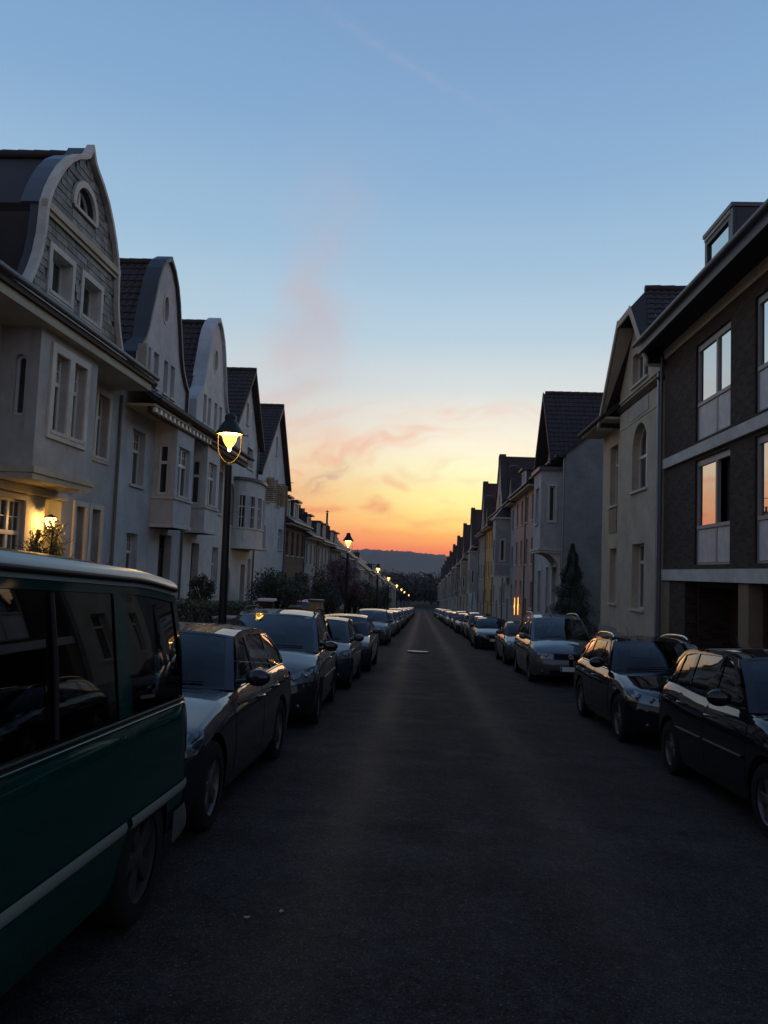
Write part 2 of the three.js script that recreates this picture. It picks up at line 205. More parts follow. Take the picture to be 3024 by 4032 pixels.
function bush(name, label, cat, x, Z, rx, ry, rz, mat, n, size, group, trunkH = 0.4, bareTwigs) {
  const g = thing(name, label, cat, [x, groundY(x, Z) - 0.05, -Z], group), y0 = trunkH + ry * 0.8, cl = clumps(16, rx, ry, rz, y0), w = [];
  part(g, 'crown', leafCloud(n, i => { const c = cl[i % cl.length], t = rr(0, 6.283), p = Math.acos(rr(-1, 1)), q = Math.pow(rr(0.15, 1), 0.4) * c[3], d = [Math.sin(p) * Math.cos(t), Math.cos(p), Math.sin(p) * Math.sin(t)]; return [c[0] + d[0] * q * rx, Math.max(0.06, c[1] + d[1] * q * ry), c[2] + d[2] * q * rz, ...d]; }, size), mat);
  for (const c of cl) w.push(tube([[0, 0, 0], [c[0] * 0.25, c[1] * 0.45, c[2] * 0.25], [c[0], c[1] + ry * 0.1, c[2]]], 0.022 * Math.max(1, ry), 6, 5)); w.push(rod([0, -0.1, 0], [0, trunkH + ry * 0.3, 0], 0.05 * Math.max(1, ry)));
  if (bareTwigs) for (let i = 0; i < bareTwigs; i++) { const c = cl[i % cl.length], e = [c[0] * 1.1 + rr(-0.4, 0.4), c[1] + rr(0.2, 0.7) * ry * 0.6, c[2] * 1.1 + rr(-0.4, 0.4)]; w.push(tube([[c[0] * 0.5, c[1] * 0.6, c[2] * 0.5], [c[0], c[1], c[2]], e], 0.008, 4, 4)); }
  part(g, 'trunk', w, M.darkWood); return g;
}
function hedge(label, x0, x1, z0, z1, top, y = 0) { // clipped hedge, y above its own ground
  const Zc = (z0 + z1) / 2, xc = (x0 + x1) / 2, gY = gy(Zc), g = thing('hedge', label, 'hedge', [xc, gY, -Zc]), hw = (x1 - x0) / 2, hl = (z1 - z0) / 2, sl = Math.tan(slope(Zc));
  const core = box(-hw + 0.08, hw - 0.08, y, top - 0.1, -hl + 0.08, hl - 0.08), cp = core.attributes.position; for (let i = 0; i < cp.count; i++) cp.setY(i, cp.getY(i) + cp.getZ(i) * sl); part(g, 'branches', core, M.darkWood);
  part(g, 'foliage', leafCloud(15000, () => { const f = rnd(), z = rr(-hl, hl), h = top + fbm(z * 0.7, 3, 1) * 0.16; let p; if (f < 0.45) p = [hw + rr(-0.1, 0.03) + fbm(z, 1, 6) * 0.1, rr(y, h), z, 1, 0.3, 0]; else if (f < 0.8) p = [rr(-hw, hw), h + rr(-0.1, 0.05), z, 0, 1, 0]; else if (f < 0.9) p = [rr(-hw, hw), rr(y, h), hl + rr(-0.1, 0.03), 0, 0.3, 1]; else p = [-hw + rr(-0.03, 0.1), rr(y, h), z, -1, 0.3, 0]; p[1] += p[2] * sl; return p; }, 0.075), LM.hedge);
  return g;
}
// ---------------------------------------------------------------- houses
// House frame: local x runs along the front, local z points to the street. side +1: front faces +x, side -1: front faces -x. u is the depth down the street, Y the world height.
function house(side, X, Zc, name, label, group, cat = 'house') {
  const base = groundY(X - side * 0.3, Zc), g = thing(name, label, cat, [X, base, -Zc], group); g.rotation.y = side * Math.PI / 2;
  const h = { g, side, X, Zc, base, a: u => side * (u - Zc), y: Y => Y - base }; h.low = -1.6; return h;
}
const uy = (h, pts) => pts.map(([u, Y]) => [h.a(u), h.y(Y)]);
// a flat wall piece facing the street: outline and openings in (u, Y), front at depth d
function wall(h, name, pts, openings, d, th, mat, bevel) { return part(h.g, name, slab(uy(h, pts), (openings || []).map(o => uy(h, o)), d - th, d, bevel), mat); }
const ub = (h, u0, u1, Y0, Y1, d0, d1) => box(h.a(u0), h.a(u1), h.y(Y0), h.y(Y1), d0, d1);
const ublk = (h, name, u0, u1, Y0, Y1, d0, d1, mat, label) => part(h.g, name, ub(h, u0, u1, Y0, Y1, d0, d1), mat, label);
// near return of a bay: a wall facing up the street at depth u, running from d0 to d1
function returnWall(h, name, u, d0, d1, Y0, Y1, holes, th, mat) { const G = slab([[d0, h.y(Y0)], [d1, h.y(Y0)], [d1, h.y(Y1)], [d0, h.y(Y1)]].map(([a, b]) => [h.side * a, b]), (holes || []).map(o => o.map(([a, b]) => [h.side * a, h.y(b)])), -th, 0); G.rotateY(-h.side * Math.PI / 2); G.translate(h.a(u), 0, 0); return part(h.g, name, G, mat); }
// a window, built in the plane of a wall. o: {d, recess, vert, trans, bars, sill, surround, frame, pane, arch, face}
function win(h, u0, u1, Y0, Y1, o = {}) {
  const G = new THREE.Group(); G.name = o.name || 'window'; h.g.add(G); if (o.label) G.userData.label = o.label;
  const w = Math.abs(u1 - u0), H = Y1 - Y0, hw = w / 2, rec = o.recess ?? 0.17, f = o.fw ?? 0.065, fm = o.frame || M.frame;
  if (o.face) { G.position.set(h.a(o.face), h.y(Y0), (u0 + u1) / 2); G.rotation.y = -h.side * Math.PI / 2; } else G.position.set(h.a((u0 + u1) / 2), h.y(Y0), o.d || 0);
  const vert = o.vert ?? 1, tr = o.trans ?? 0.66, xs = [-hw], ys = [0]; for (let i = 1; i <= vert; i++) xs.push(-hw + w * i / (vert + 1)); xs.push(hw); if (tr) ys.push(H * tr); ys.push(H);
  const fr = []; const zf = -rec, add = (a, b, c, d, z0 = zf - 0.055, z1 = zf) => fr.push(box(a, b, c, d, z0, z1));
  if (o.arch) fr.push(slab(archPts(-hw, hw, 0, H, 14, o.rise), [archPts(-hw + f, hw - f, f, H - f, 14, o.rise ? o.rise - f * 0.5 : undefined)], zf - 0.055, zf)); else { add(-hw, hw, 0, f); add(-hw, hw, H - f, H); add(-hw, -hw + f, f, H - f); add(hw - f, hw, f, H - f); }
  for (let i = 1; i <= vert; i++) add(xs[i] - f * 0.75, xs[i] + f * 0.75, f, o.arch ? H - f * 1.2 : H - f, zf - 0.05, zf + 0.012); if (tr) add(-hw + f, hw - f, H * tr - f * 0.75, H * tr + f * 0.75, zf - 0.048, zf + 0.018);
  if (o.bars) for (let c = 0; c < xs.length - 1; c++) { const y0 = tr && o.bars !== 'all' ? H * tr : 0, m = (xs[c] + xs[c + 1]) / 2; add(m - 0.012, m + 0.012, y0, H - f, zf - 0.04, zf - 0.012); const nb = o.bars === 'all' ? 4 : 1; for (let q = 1; q <= nb; q++) { const yy = lerp(y0, H, q / (nb + 1)); add(xs[c], xs[c + 1], yy - 0.011, yy + 0.011, zf - 0.038, zf - 0.014); } }
  part(G, 'frame', fr, fm);
  const pm = o.pane || M.glass; for (let c = 0; c < xs.length - 1; c++) for (let r = 0; r < ys.length - 1; r++) { if (o.arch && r === ys.length - 2) { if (c === 0) part(G, 'pane', slab(archPts(-hw + 0.02, hw - 0.02, ys[r], H - 0.02, 14, o.rise), [], zf - 0.034, zf - 0.028), pm); continue; } part(G, 'pane', box(xs[c] + 0.02, xs[c + 1] - 0.02, ys[r] + 0.02, ys[r + 1] - 0.02, zf - 0.034, zf - 0.028), pm); }
  if (pm === M.glass) { // dark room behind the pane, and a curtain where there is one
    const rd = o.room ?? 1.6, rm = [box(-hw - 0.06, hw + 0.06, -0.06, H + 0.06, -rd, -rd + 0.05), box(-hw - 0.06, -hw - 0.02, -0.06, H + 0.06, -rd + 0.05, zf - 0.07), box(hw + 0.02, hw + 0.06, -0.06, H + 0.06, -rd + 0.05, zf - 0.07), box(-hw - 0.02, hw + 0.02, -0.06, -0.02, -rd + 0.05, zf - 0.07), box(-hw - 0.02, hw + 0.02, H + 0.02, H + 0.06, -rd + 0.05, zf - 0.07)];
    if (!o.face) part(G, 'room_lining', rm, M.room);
    if (o.curtain) { const cw = w * o.curtain; for (const [a, b] of [[-hw + 0.03, -hw + cw], [hw - cw, hw - 0.03]]) part(G, 'curtain', grid(18, 1, (u, v) => [lerp(a, b, u), lerp(0.03, H - 0.05, v), zf - 0.14 + 0.03 * Math.sin(u * 22)]), M.curtain); }
  }
  if (o.sill !== 0) part(G, 'sill', box(-hw - 0.07, hw + 0.07, -0.07, 0.012, zf + 0.012, 0.075), o.sillMat || M.trim);
  if (o.reveal) part(G, 'reveal', [box(-hw, -hw + 0.025, 0, H, -0.3, -0.004), box(hw - 0.025, hw, 0, H, -0.3, -0.004), box(-hw + 0.025, hw - 0.025, H - 0.025, H, -0.3, -0.004), box(-hw + 0.025, hw - 0.025, 0, 0.02, -0.3, -0.004)], M.trim);
  if (o.surround) { const s = o.surround, so = o.arch ? archPts(-hw - s, hw + s, -s * 0.2, H + s) : rectPts(-hw - s, hw + s, -s, H + s), si = o.arch ? archPts(-hw, hw, 0, H) : rectPts(-hw, hw, 0, H); part(G, 'surround', slab(so, [si], 0.003, 0.045, 0.006), o.surMat || M.trim); }
  return G;
}
const hole = (u0, u1, Y0, Y1) => rectPts(u0, u1, Y0, Y1);
function door(h, u0, u1, Y0, Y1, o = {}) {
  const G = new THREE.Group(); G.name = 'door'; h.g.add(G); const hw = Math.abs(u1 - u0) / 2, H = Y1 - Y0, rec = o.recess ?? 0.25; G.position.set(h.a((u0 + u1) / 2), h.y(Y0), o.d || 0);
  const dh = H * (o.trans ?? 0.8), m = o.mat || M.darkWood; part(G, 'frame', [box(-hw, -hw + 0.08, 0, H, -rec - 0.08, -rec + 0.02), box(hw - 0.08, hw, 0, H, -rec - 0.08, -rec + 0.02), box(-hw + 0.08, hw - 0.08, H - 0.08, H, -rec - 0.08, -rec + 0.02), box(-hw + 0.08, hw - 0.08, dh - 0.04, dh + 0.04, -rec - 0.08, -rec + 0.02)], m);
  part(G, 'leaf', [box(-hw + 0.08, hw - 0.08, 0.01, dh - 0.04, -rec - 0.06, -rec - 0.02), rbox(-hw + 0.18, hw - 0.18, 0.2, dh * 0.42, -rec - 0.03, -rec, 0.01), rbox(-hw + 0.18, -0.03, dh * 0.48, dh - 0.16, -rec - 0.03, -rec, 0.01), rbox(0.03, hw - 0.18, dh * 0.48, dh - 0.16, -rec - 0.03, -rec, 0.01)], m);
  part(G, 'pane', box(-hw + 0.08, hw - 0.08, dh + 0.04, H - 0.08, -rec - 0.05, -rec - 0.04), M.farGlass); part(G, 'handle', tube([[hw * 0.6, 1.0, -rec], [hw * 0.6, 1.02, -rec + 0.05], [hw * 0.6 - 0.1, 1.02, -rec + 0.05]], 0.01, 8, 6), M.zinc);
  part(G, 'step', [box(-hw - 0.15, hw + 0.15, -0.18, 0, -rec, 0.5), box(-hw - 0.15, hw + 0.15, -0.36, -0.18, -rec, 0.8), box(-hw - 0.15, hw + 0.15, -0.9, -0.36, -rec, 1.1)], M.kerb); return G;
}
// pantile surface: quadrilateral from corners (a = eave start, b = eave end, c = ridge end, d = ridge start), each [x, y, z] local
function tiles(h, name, a, b, c, d, mat, far) {
  const V = p => new THREE.Vector3(...p), A = V(a), B = V(b), Cc = V(c), D = V(d), wE = A.distanceTo(B), wR = D.distanceTo(Cc), L = A.distanceTo(D), L2 = B.distanceTo(Cc); const n = new THREE.Vector3().subVectors(B, A).cross(new THREE.Vector3().subVectors(D, A)).normalize(); if (n.y < 0) n.negate();
  const tw = far ? 0.9 : 0.26, tl = far ? 0.6 : 0.34, nu = Math.max(2, Math.round(Math.max(wE, wR) / tw)), nv = Math.max(2, Math.round(Math.max(L, L2) / tl)), P = [], U = []; const at = (u, v, k) => { const p = A.clone().lerp(B, u).lerp(D.clone().lerp(Cc, u), v); return p.addScaledVector(n, k); };
  const sub = far ? 1 : 3, wv = [0.0, 0.034, 0.04, 0.004]; for (let j = 0; j < nv; j++) for (let i = 0; i < nu; i++) { const jig = (grain(i * 0.137 % 1, j * 0.331 % 1) - 0.5) * 0.012; for (let s = 0; s < sub; s++) { const u0 = (i + s / sub) / nu, u1 = (i + (s + 1) / sub) / nu, v0 = j / nv, v1 = Math.min(1, (j + 1.12) / nv), k0 = far ? 0.02 : wv[s], k1 = far ? 0.02 : wv[s + 1]; const q = [at(u0, v0, 0.045 + k0 + jig), at(u1, v0, 0.045 + k1 + jig), at(u1, v1, 0.012 + k1), at(u0, v1, 0.012 + k0)]; const lo = [at(u0, v0, -0.01), at(u1, v0, -0.01)]; for (const t of [q[0], q[1], q[2], q[0], q[2], q[3], lo[0], lo[1], q[1], lo[0], q[1], q[0]]) { P.push(t.x, t.y, t.z); U.push(u0 * wE + i * 0.37, v0 * L + j * 0.11); } } }
  const g = new THREE.BufferGeometry(); g.setAttribute('position', new THREE.Float32BufferAttribute(P, 3)); g.setAttribute('uv', new THREE.Float32BufferAttribute(U, 2)); g.computeVertexNormals(); const m = part(h.g, name, g, mat); m.userData.kind = 'stuff'; return m;
}
function slope4(h, name, a, b, c, d, th, mat) { // roof deck: quad prism under the tiles
  const V = p => new THREE.Vector3(...p), n = V(b).sub(V(a)).cross(V(d).sub(V(a))).normalize(); if (n.y > 0) n.negate(); n.multiplyScalar(th); const t = [a, b, c, d], bt = t.map(p => [p[0] + n.x, p[1] + n.y, p[2] + n.z]), F = []; const q = (w, x, y, z) => F.push(w, x, y, w, y, z); q(...t); q(...bt); for (let i = 0; i < 4; i++) q(t[i], t[(i + 1) % 4], bt[(i + 1) % 4], bt[i]);
  const g = new THREE.BufferGeometry(); g.setAttribute('position', new THREE.Float32BufferAttribute(F.flat(), 3)); g.setAttribute('uv', new THREE.Float32BufferAttribute(F.map(p => [p[0] + p[2], p[1]]).flat(), 2)); g.computeVertexNormals(); return part(h.g, name, g, mat);
}
// main roof along the street: front slope from eave to ridge, back slope, closed gable ends
function streetRoof(h, u0, u1, eaveY, ridgeY, dE, dR, mat, o = {}) {
  const a = h.a(u0), b = h.a(u1), e = h.y(eaveY), r = h.y(ridgeY), dB = 2 * dR - dE;
  if (!o.noTiles) tiles(h, 'roof_tiles', [a, e, dE], [b, e, dE], [b, r, dR], [a, r, dR], mat, o.far); slope4(h, 'roof', [a, e, dE], [b, e, dE], [b, r, dR], [a, r, dR], 0.12, mat); slope4(h, 'roof', [a, e, dB], [b, e, dB], [b, r, dR], [a, r, dR], 0.12, mat);
  if (!o.noRidge) for (let i = 0, n = Math.max(1, Math.round(Math.abs(u1 - u0) / (o.far ? 2.2 : 0.42))); i < n; i++) { const q = new THREE.CylinderGeometry(0.11, 0.125, Math.abs(u1 - u0) / n * 1.08, 8, 1, false); q.rotateZ(Math.PI / 2); q.translate(lerp(a, b, (i + 0.5) / n), r + 0.02, dR); part(h.g, 'ridge_tile', q, mat); }
}
const profile = (half, c, w0) => [...half.map(([d, y]) => [c - d, y]).reverse(), ...half.slice(half[0][0] === 0 ? 1 : 0).map(([d, y]) => [c + d, y])];
// ornamental gable wall with a roof of the same outline running back from it, and a coping
function gableBody(h, half, c, dFront, back, wallMat, copMat, roofMat, openings, cop = 0.16, copOut = 0.1, capY = 0, roofHalf = null) {
  const pts = profile(half, c); wall(h, 'gable_wall', pts, openings, dFront, 0.3, wallMat);
  const inner = profile(roofHalf || half.map(([d, y]) => [Math.max(0, d - 0.06), y - 0.12]), c);
  if (roofMat) part(h.g, 'gable_roof', slab(uy(h, inner), [], dFront - back, dFront - 0.32), roofMat);
  const out = profile(half.map(([d, y], i) => { const p = half[Math.max(0, i - 1)], q = half[Math.min(half.length - 1, i + 1)], tx = q[0] - p[0], ty = q[1] - p[1], L = Math.hypot(tx, ty) || 1; return i === 0 && d === 0 ? [0, y + cop] : [d - ty / L * cop * 0.6, y + tx / L * cop * 0.6]; }), c);
  const ring = [...out, ...[...pts].reverse()]; part(h.g, 'coping', slab(uy(h, ring), [], capY ? dFront - 0.05 : dFront - 0.42, dFront + copOut, 0.012), copMat);
  if (capY) { const hc = half.filter(q => q[1] >= capY), o2 = profile(hc.map(([d, y]) => [d + 0.03, y + 0.05]), c), i2 = profile(hc.map(([d, y]) => [Math.max(0, d - 0.05), y - 0.05]), c); part(h.g, 'cap_flashing', slab(uy(h, [...o2, ...i2.reverse()]), [], dFront - 0.5, dFront - 0.065, 0.01), M.zincBlue); }
}
function shell(h, u0, u1, Y0, Y1, d0, d1, mat) { // side and back walls of the house body
  part(h.g, 'side_wall', [ub(h, u0 + 0.005, u0 + 0.3, Y0, Y1, d0, d1), ub(h, u1 - 0.3, u1 - 0.005, Y0, Y1, d0, d1), ub(h, u0 + 0.3, u1 - 0.3, Y0, Y1, d0, d0 + 0.3)], mat); part(h.g, 'floor_slab', [ub(h, u0 + 0.3, u1 - 0.3, Y1 - 0.2, Y1 - 0.02, d0 + 0.3, d1), ub(h, u0 + 0.3, u1 - 0.3, h.base - 0.1, h.base + 0.1, d0 + 0.3, d1)], M.room);
}
function pipe(h, u, Y0, Y1, d, mat = M.zincDark) { part(h.g, 'downpipe', [rod([h.a(u), h.y(Y0), d], [h.a(u), h.y(Y1), d], 0.045), ...[0.3, 0.7].map(t => rod([h.a(u), h.y(lerp(Y0, Y1, t)) - 0.02, d], [h.a(u), h.y(lerp(Y0, Y1, t)) + 0.02, d], 0.058))], mat); }
function gutter(h, u0, u1, Y, d, mat = M.zincDark) { const q = new THREE.CylinderGeometry(0.075, 0.075, Math.abs(u1 - u0), 10, 1, true, Math.PI / 2, Math.PI); q.rotateZ(Math.PI / 2); q.rotateX(Math.PI); q.translate((h.a(u0) + h.a(u1)) / 2, h.y(Y), d); part(h.g, 'gutter', q, mat); }
function bay(h, u0, u1, d, Y0, Y1, mat, frontHoles, nearHoles, th = 0.22) {
  wall(h, 'bay_front', rectPts(u0, u1, Y0, Y1), frontHoles, d, th, mat); returnWall(h, 'bay_return', u0, 0.004, d - th - 0.002, Y0, Y1, nearHoles, th, mat); ublk(h, 'bay_return', u1 - th, u1, Y0, Y1, 0.004, d - th - 0.002, mat); ublk(h, 'bay_floor', u0 + 0.002, u1 - 0.002, Y0 - 0.12, Y0 - 0.004, 0.004, d - 0.01, M.trim); ublk(h, 'bay_ceiling', u0 + th, u1 - th, Y1 - 0.1, Y1 - 0.01, 0.004, d - th, M.room);
}
// ---- slate gabled house with the lit porch
const PL1 = plaster(0.42, 0.43, 0.45), PL2 = plaster(0.49, 0.51, 0.54), PL3 = plaster(0.61, 0.61, 0.61), PL4 = plaster(0.58, 0.59, 0.61), PL5 = plaster(0.55, 0.57, 0.6);
{
  const h = house(1, -9.4, 17.5, 'slate_gable_house', 'grey house with slate shingled bell gable and lit porch lamp'), u0 = 9.5, u1 = 23.4, Y0 = -2;
  const o1 = hole(21.66, 22.48, 4.6, 6.42), o2 = hole(20.7, 21.35, 0.9, 3.1), o3 = hole(21.72, 22.38, 0.9, 3.1), po = hole(19.02, 19.9, 0.25, 3.12), pw = hole(15.7, 18.0, 0.95, 3.0), o4 = hole(12.4, 13.6, 1.2, 3.1), o5 = hole(12.2, 13.8, 4.6, 6.4);
  wall(h, 'front_wall', rectPts(u0, u1, Y0, 6.9), [o1, o2, o3, po, pw, o4, o5], 0, 0.34, PL1); shell(h, u0, u1, Y0, 6.9, -8, -0.34, PL1);
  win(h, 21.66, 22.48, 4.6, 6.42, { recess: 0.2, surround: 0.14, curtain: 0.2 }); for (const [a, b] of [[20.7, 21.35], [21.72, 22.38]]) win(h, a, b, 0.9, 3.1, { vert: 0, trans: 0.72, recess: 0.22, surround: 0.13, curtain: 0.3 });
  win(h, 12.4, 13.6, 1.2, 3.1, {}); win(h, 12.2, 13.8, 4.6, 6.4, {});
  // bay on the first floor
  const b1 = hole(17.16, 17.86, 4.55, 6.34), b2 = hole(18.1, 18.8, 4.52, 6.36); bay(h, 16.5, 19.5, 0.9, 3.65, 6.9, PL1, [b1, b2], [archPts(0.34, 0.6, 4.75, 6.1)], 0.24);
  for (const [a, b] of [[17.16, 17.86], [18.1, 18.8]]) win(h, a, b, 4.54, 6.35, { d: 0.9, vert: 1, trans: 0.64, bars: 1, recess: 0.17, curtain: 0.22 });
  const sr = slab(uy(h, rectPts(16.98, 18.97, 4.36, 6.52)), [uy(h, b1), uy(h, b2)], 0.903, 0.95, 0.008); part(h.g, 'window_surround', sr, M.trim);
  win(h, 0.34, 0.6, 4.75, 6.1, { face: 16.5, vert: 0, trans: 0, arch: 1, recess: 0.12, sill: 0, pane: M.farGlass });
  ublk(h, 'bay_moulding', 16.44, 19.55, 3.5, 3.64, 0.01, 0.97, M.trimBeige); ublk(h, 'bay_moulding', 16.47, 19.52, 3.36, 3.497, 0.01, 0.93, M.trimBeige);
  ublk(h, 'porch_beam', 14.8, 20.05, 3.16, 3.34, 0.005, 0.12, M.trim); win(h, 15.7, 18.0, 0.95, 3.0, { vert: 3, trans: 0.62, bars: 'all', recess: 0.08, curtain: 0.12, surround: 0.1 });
  // porch: a recess with side walls, lit by a wall lamp
  part(h.g, 'porch_wall', [ub(h, 18.85, 20.05, 0.1, 3.3, -1.4, -1.25), ub(h, 19.902, 20.05, 0.1, 3.3, -1.25, -0.342), ub(h, 18.87, 19.018, 0.1, 3.3, -1.25, -0.342), ub(h, 19.02, 19.9, 3.122, 3.27, -1.25, -0.342)], plaster(0.62, 0.56, 0.44)); ublk(h, 'porch_floor', 19.02, 19.9, 0.05, 0.245, -1.25, 0.4, M.kerb);
  door(h, 19.05, 19.88, 0.25, 2.9, { d: -0.95, mat: M.brown });
  // eaves, soffit, gutter
  ublk(h, 'eave_board', 13.4, 22.7, 6.72, 6.92, 0.005, 1.16, M.trimBeige); ublk(h, 'eave_moulding', 13.35, 22.72, 6.925, 7.06, -0.2, 1.24, M.brown); gutter(h, 13.3, 22.8, 7.12, 1.3); ublk(h, 'cornice', 15.5, 20.95, 7.18, 7.34, 0.6, 1.06, M.trim); ublk(h, 'parapet', 13.4, 22.7, 7.065, 7.178, -0.1, 0.96, M.slateDark);
  // bell gable
  const half = [[0, 11.62], [0.14, 11.38], [0.34, 11.24], [0.68, 11.06], [1.05, 10.78], [1.38, 10.41], [1.65, 10.01], [1.83, 9.67], [1.96, 9.34], [1.97, 9.05], [2.01, 8.6], [2.13, 8.12], [2.31, 7.7], [2.52, 7.34]], c = 18.15, w1 = hole(16.66, 17.68, 7.6, 8.54), w2 = hole(18.3, 19.32, 7.6, 8.54), ar = archPts(17.56, 18.66, 10.0, 10.62, 12, 0.55);
  gableBody(h, half, c, 0.9, 5.6, M.slateDark, M.trim, M.roof, [w1, w2, ar], 0.15, 0.13, 9.3, [[0, 11.42], [1.98, 9.36], [1.9, 9.2], [1.93, 7.36]]);
  for (const [a, b] of [[16.66, 17.68], [18.3, 19.32]]) win(h, a, b, 7.6, 8.54, { d: 0.9, trans: 0, recess: 0.22, surround: 0.13, curtain: 0.2, reveal: 1 });
  win(h, 17.56, 18.66, 10.0, 10.62, { d: 0.9, vert: 1, trans: 0, arch: 1, rise: 0.55, recess: 0.14 }); part(h.g, 'arch_surround', slab(uy(h, archPts(17.42, 18.8, 9.97, 10.76, 14, 0.69)), [uy(h, archPts(17.56, 18.66, 9.99, 10.62, 14, 0.55))], 0.903, 0.97, 0.008), M.trim);
  ublk(h, 'string_course', 16.08, 20.22, 9.26, 9.42, 0.903, 1.04, M.trimBeige); ublk(h, 'string_course', 16.1, 20.2, 9.16, 9.257, 0.903, 0.98, M.trimBeige);
  const sg = box(-0.129, 0.129, -0.005, 0.21, -0.006, 0.006), hwid = Y => { for (let i = 1; i < half.length; i++) if (Y >= half[i][1]) return lerp(half[i - 1][0], half[i][0], (half[i - 1][1] - Y) / (half[i - 1][1] - half[i][1])); return 2.5; };
  for (let r = 0, Y = 7.36; Y < 11.5; Y += 0.165, r++) { const w = Math.min(hwid(Y), hwid(Y + 0.17)) - 0.02; for (let x = -w + (r % 2) * 0.13 + 0.12; x < w - 0.08; x += 0.265) { const u = c + x; if ([[16.5, 17.84, 7.4, 8.7], [18.14, 19.48, 7.4, 8.7], [17.5, 18.72, 9.85, 10.7]].some(q => u > q[0] && u < q[1] && Y + 0.1 > q[2] && Y + 0.1 < q[3]) || (Y > 9.1 && Y < 9.36)) continue; const m = part(h.g, 'shingle', sg, M.slate[Math.floor(rnd() * 5)]); m.position.set(h.a(u), h.y(Y), 0.925 + rr(-0.003, 0.004)); m.rotation.set(-0.075 + rr(-0.02, 0.02), 0, rr(-0.02, 0.02)); } }
  streetRoof(h, 9.4, 23.3, 7.0, 10.6, 1.1, -3.6, M.roof); for (let i = 0; i < 12; i++) { const q = new THREE.CylinderGeometry(0.12, 0.135, 0.44, 8); q.rotateX(Math.PI / 2); q.translate(h.a(c), h.y(11.5), 0.2 - i * 0.4); part(h.g, 'ridge_tile', q, M.roof); }
  ublk(h, 'chimney', 12.6, 13.3, 7.6, 9.35, 0.3, 0.9, M.brickTan); pipe(h, 23.28, -0.5, 6.7, 0.06, M.zincDark); 
  ublk(h, 'party_wall', 23.16, 23.34, 6.95, 8.3, 0.5, 0.78, M.trimBeige);
  // porch wall lamp
  const L = thing('wall_lamp', 'glowing glass wall lamp in the porch of the slate gabled house', 'lamp', [-9.4 + 0.19, 2.5, -18.72]);
  part(L, 'bracket', tube([[-0.12, -0.22, 0], [0.0, -0.24, 0], [0.1, -0.2, 0], [0.1, -0.1, 0]], 0.014, 12, 6), M.iron); part(L, 'lamp_shade', lathe([[0.055, -0.1], [0.1, 0.0], [0.115, 0.09], [0.1, 0.13]], 16), new THREE.MeshStandardMaterial({ color: C(1, 0.85, 0.6), emissive: C(1, 0.6, 0.22), emissiveIntensity: 4, side: THREE.DoubleSide })).position.x = 0.1; part(L, 'cap', lathe([[0, 0.2], [0.05, 0.17], [0.13, 0.135], [0.13, 0.125]], 16), M.iron).position.x = 0.1; part(L, 'back_plate', rbox(-0.15, -0.11, -0.3, -0.12, -0.05, 0.05, 0.01), M.iron);
  const pl = new THREE.PointLight(C(1, 0.5, 0.11), 4.2, 0, 2); pl.position.set(0.1, 0.02, 0); pl.castShadow = true; pl.shadow.radius = 3; L.add(pl); L.scale.setScalar(1.2);
}
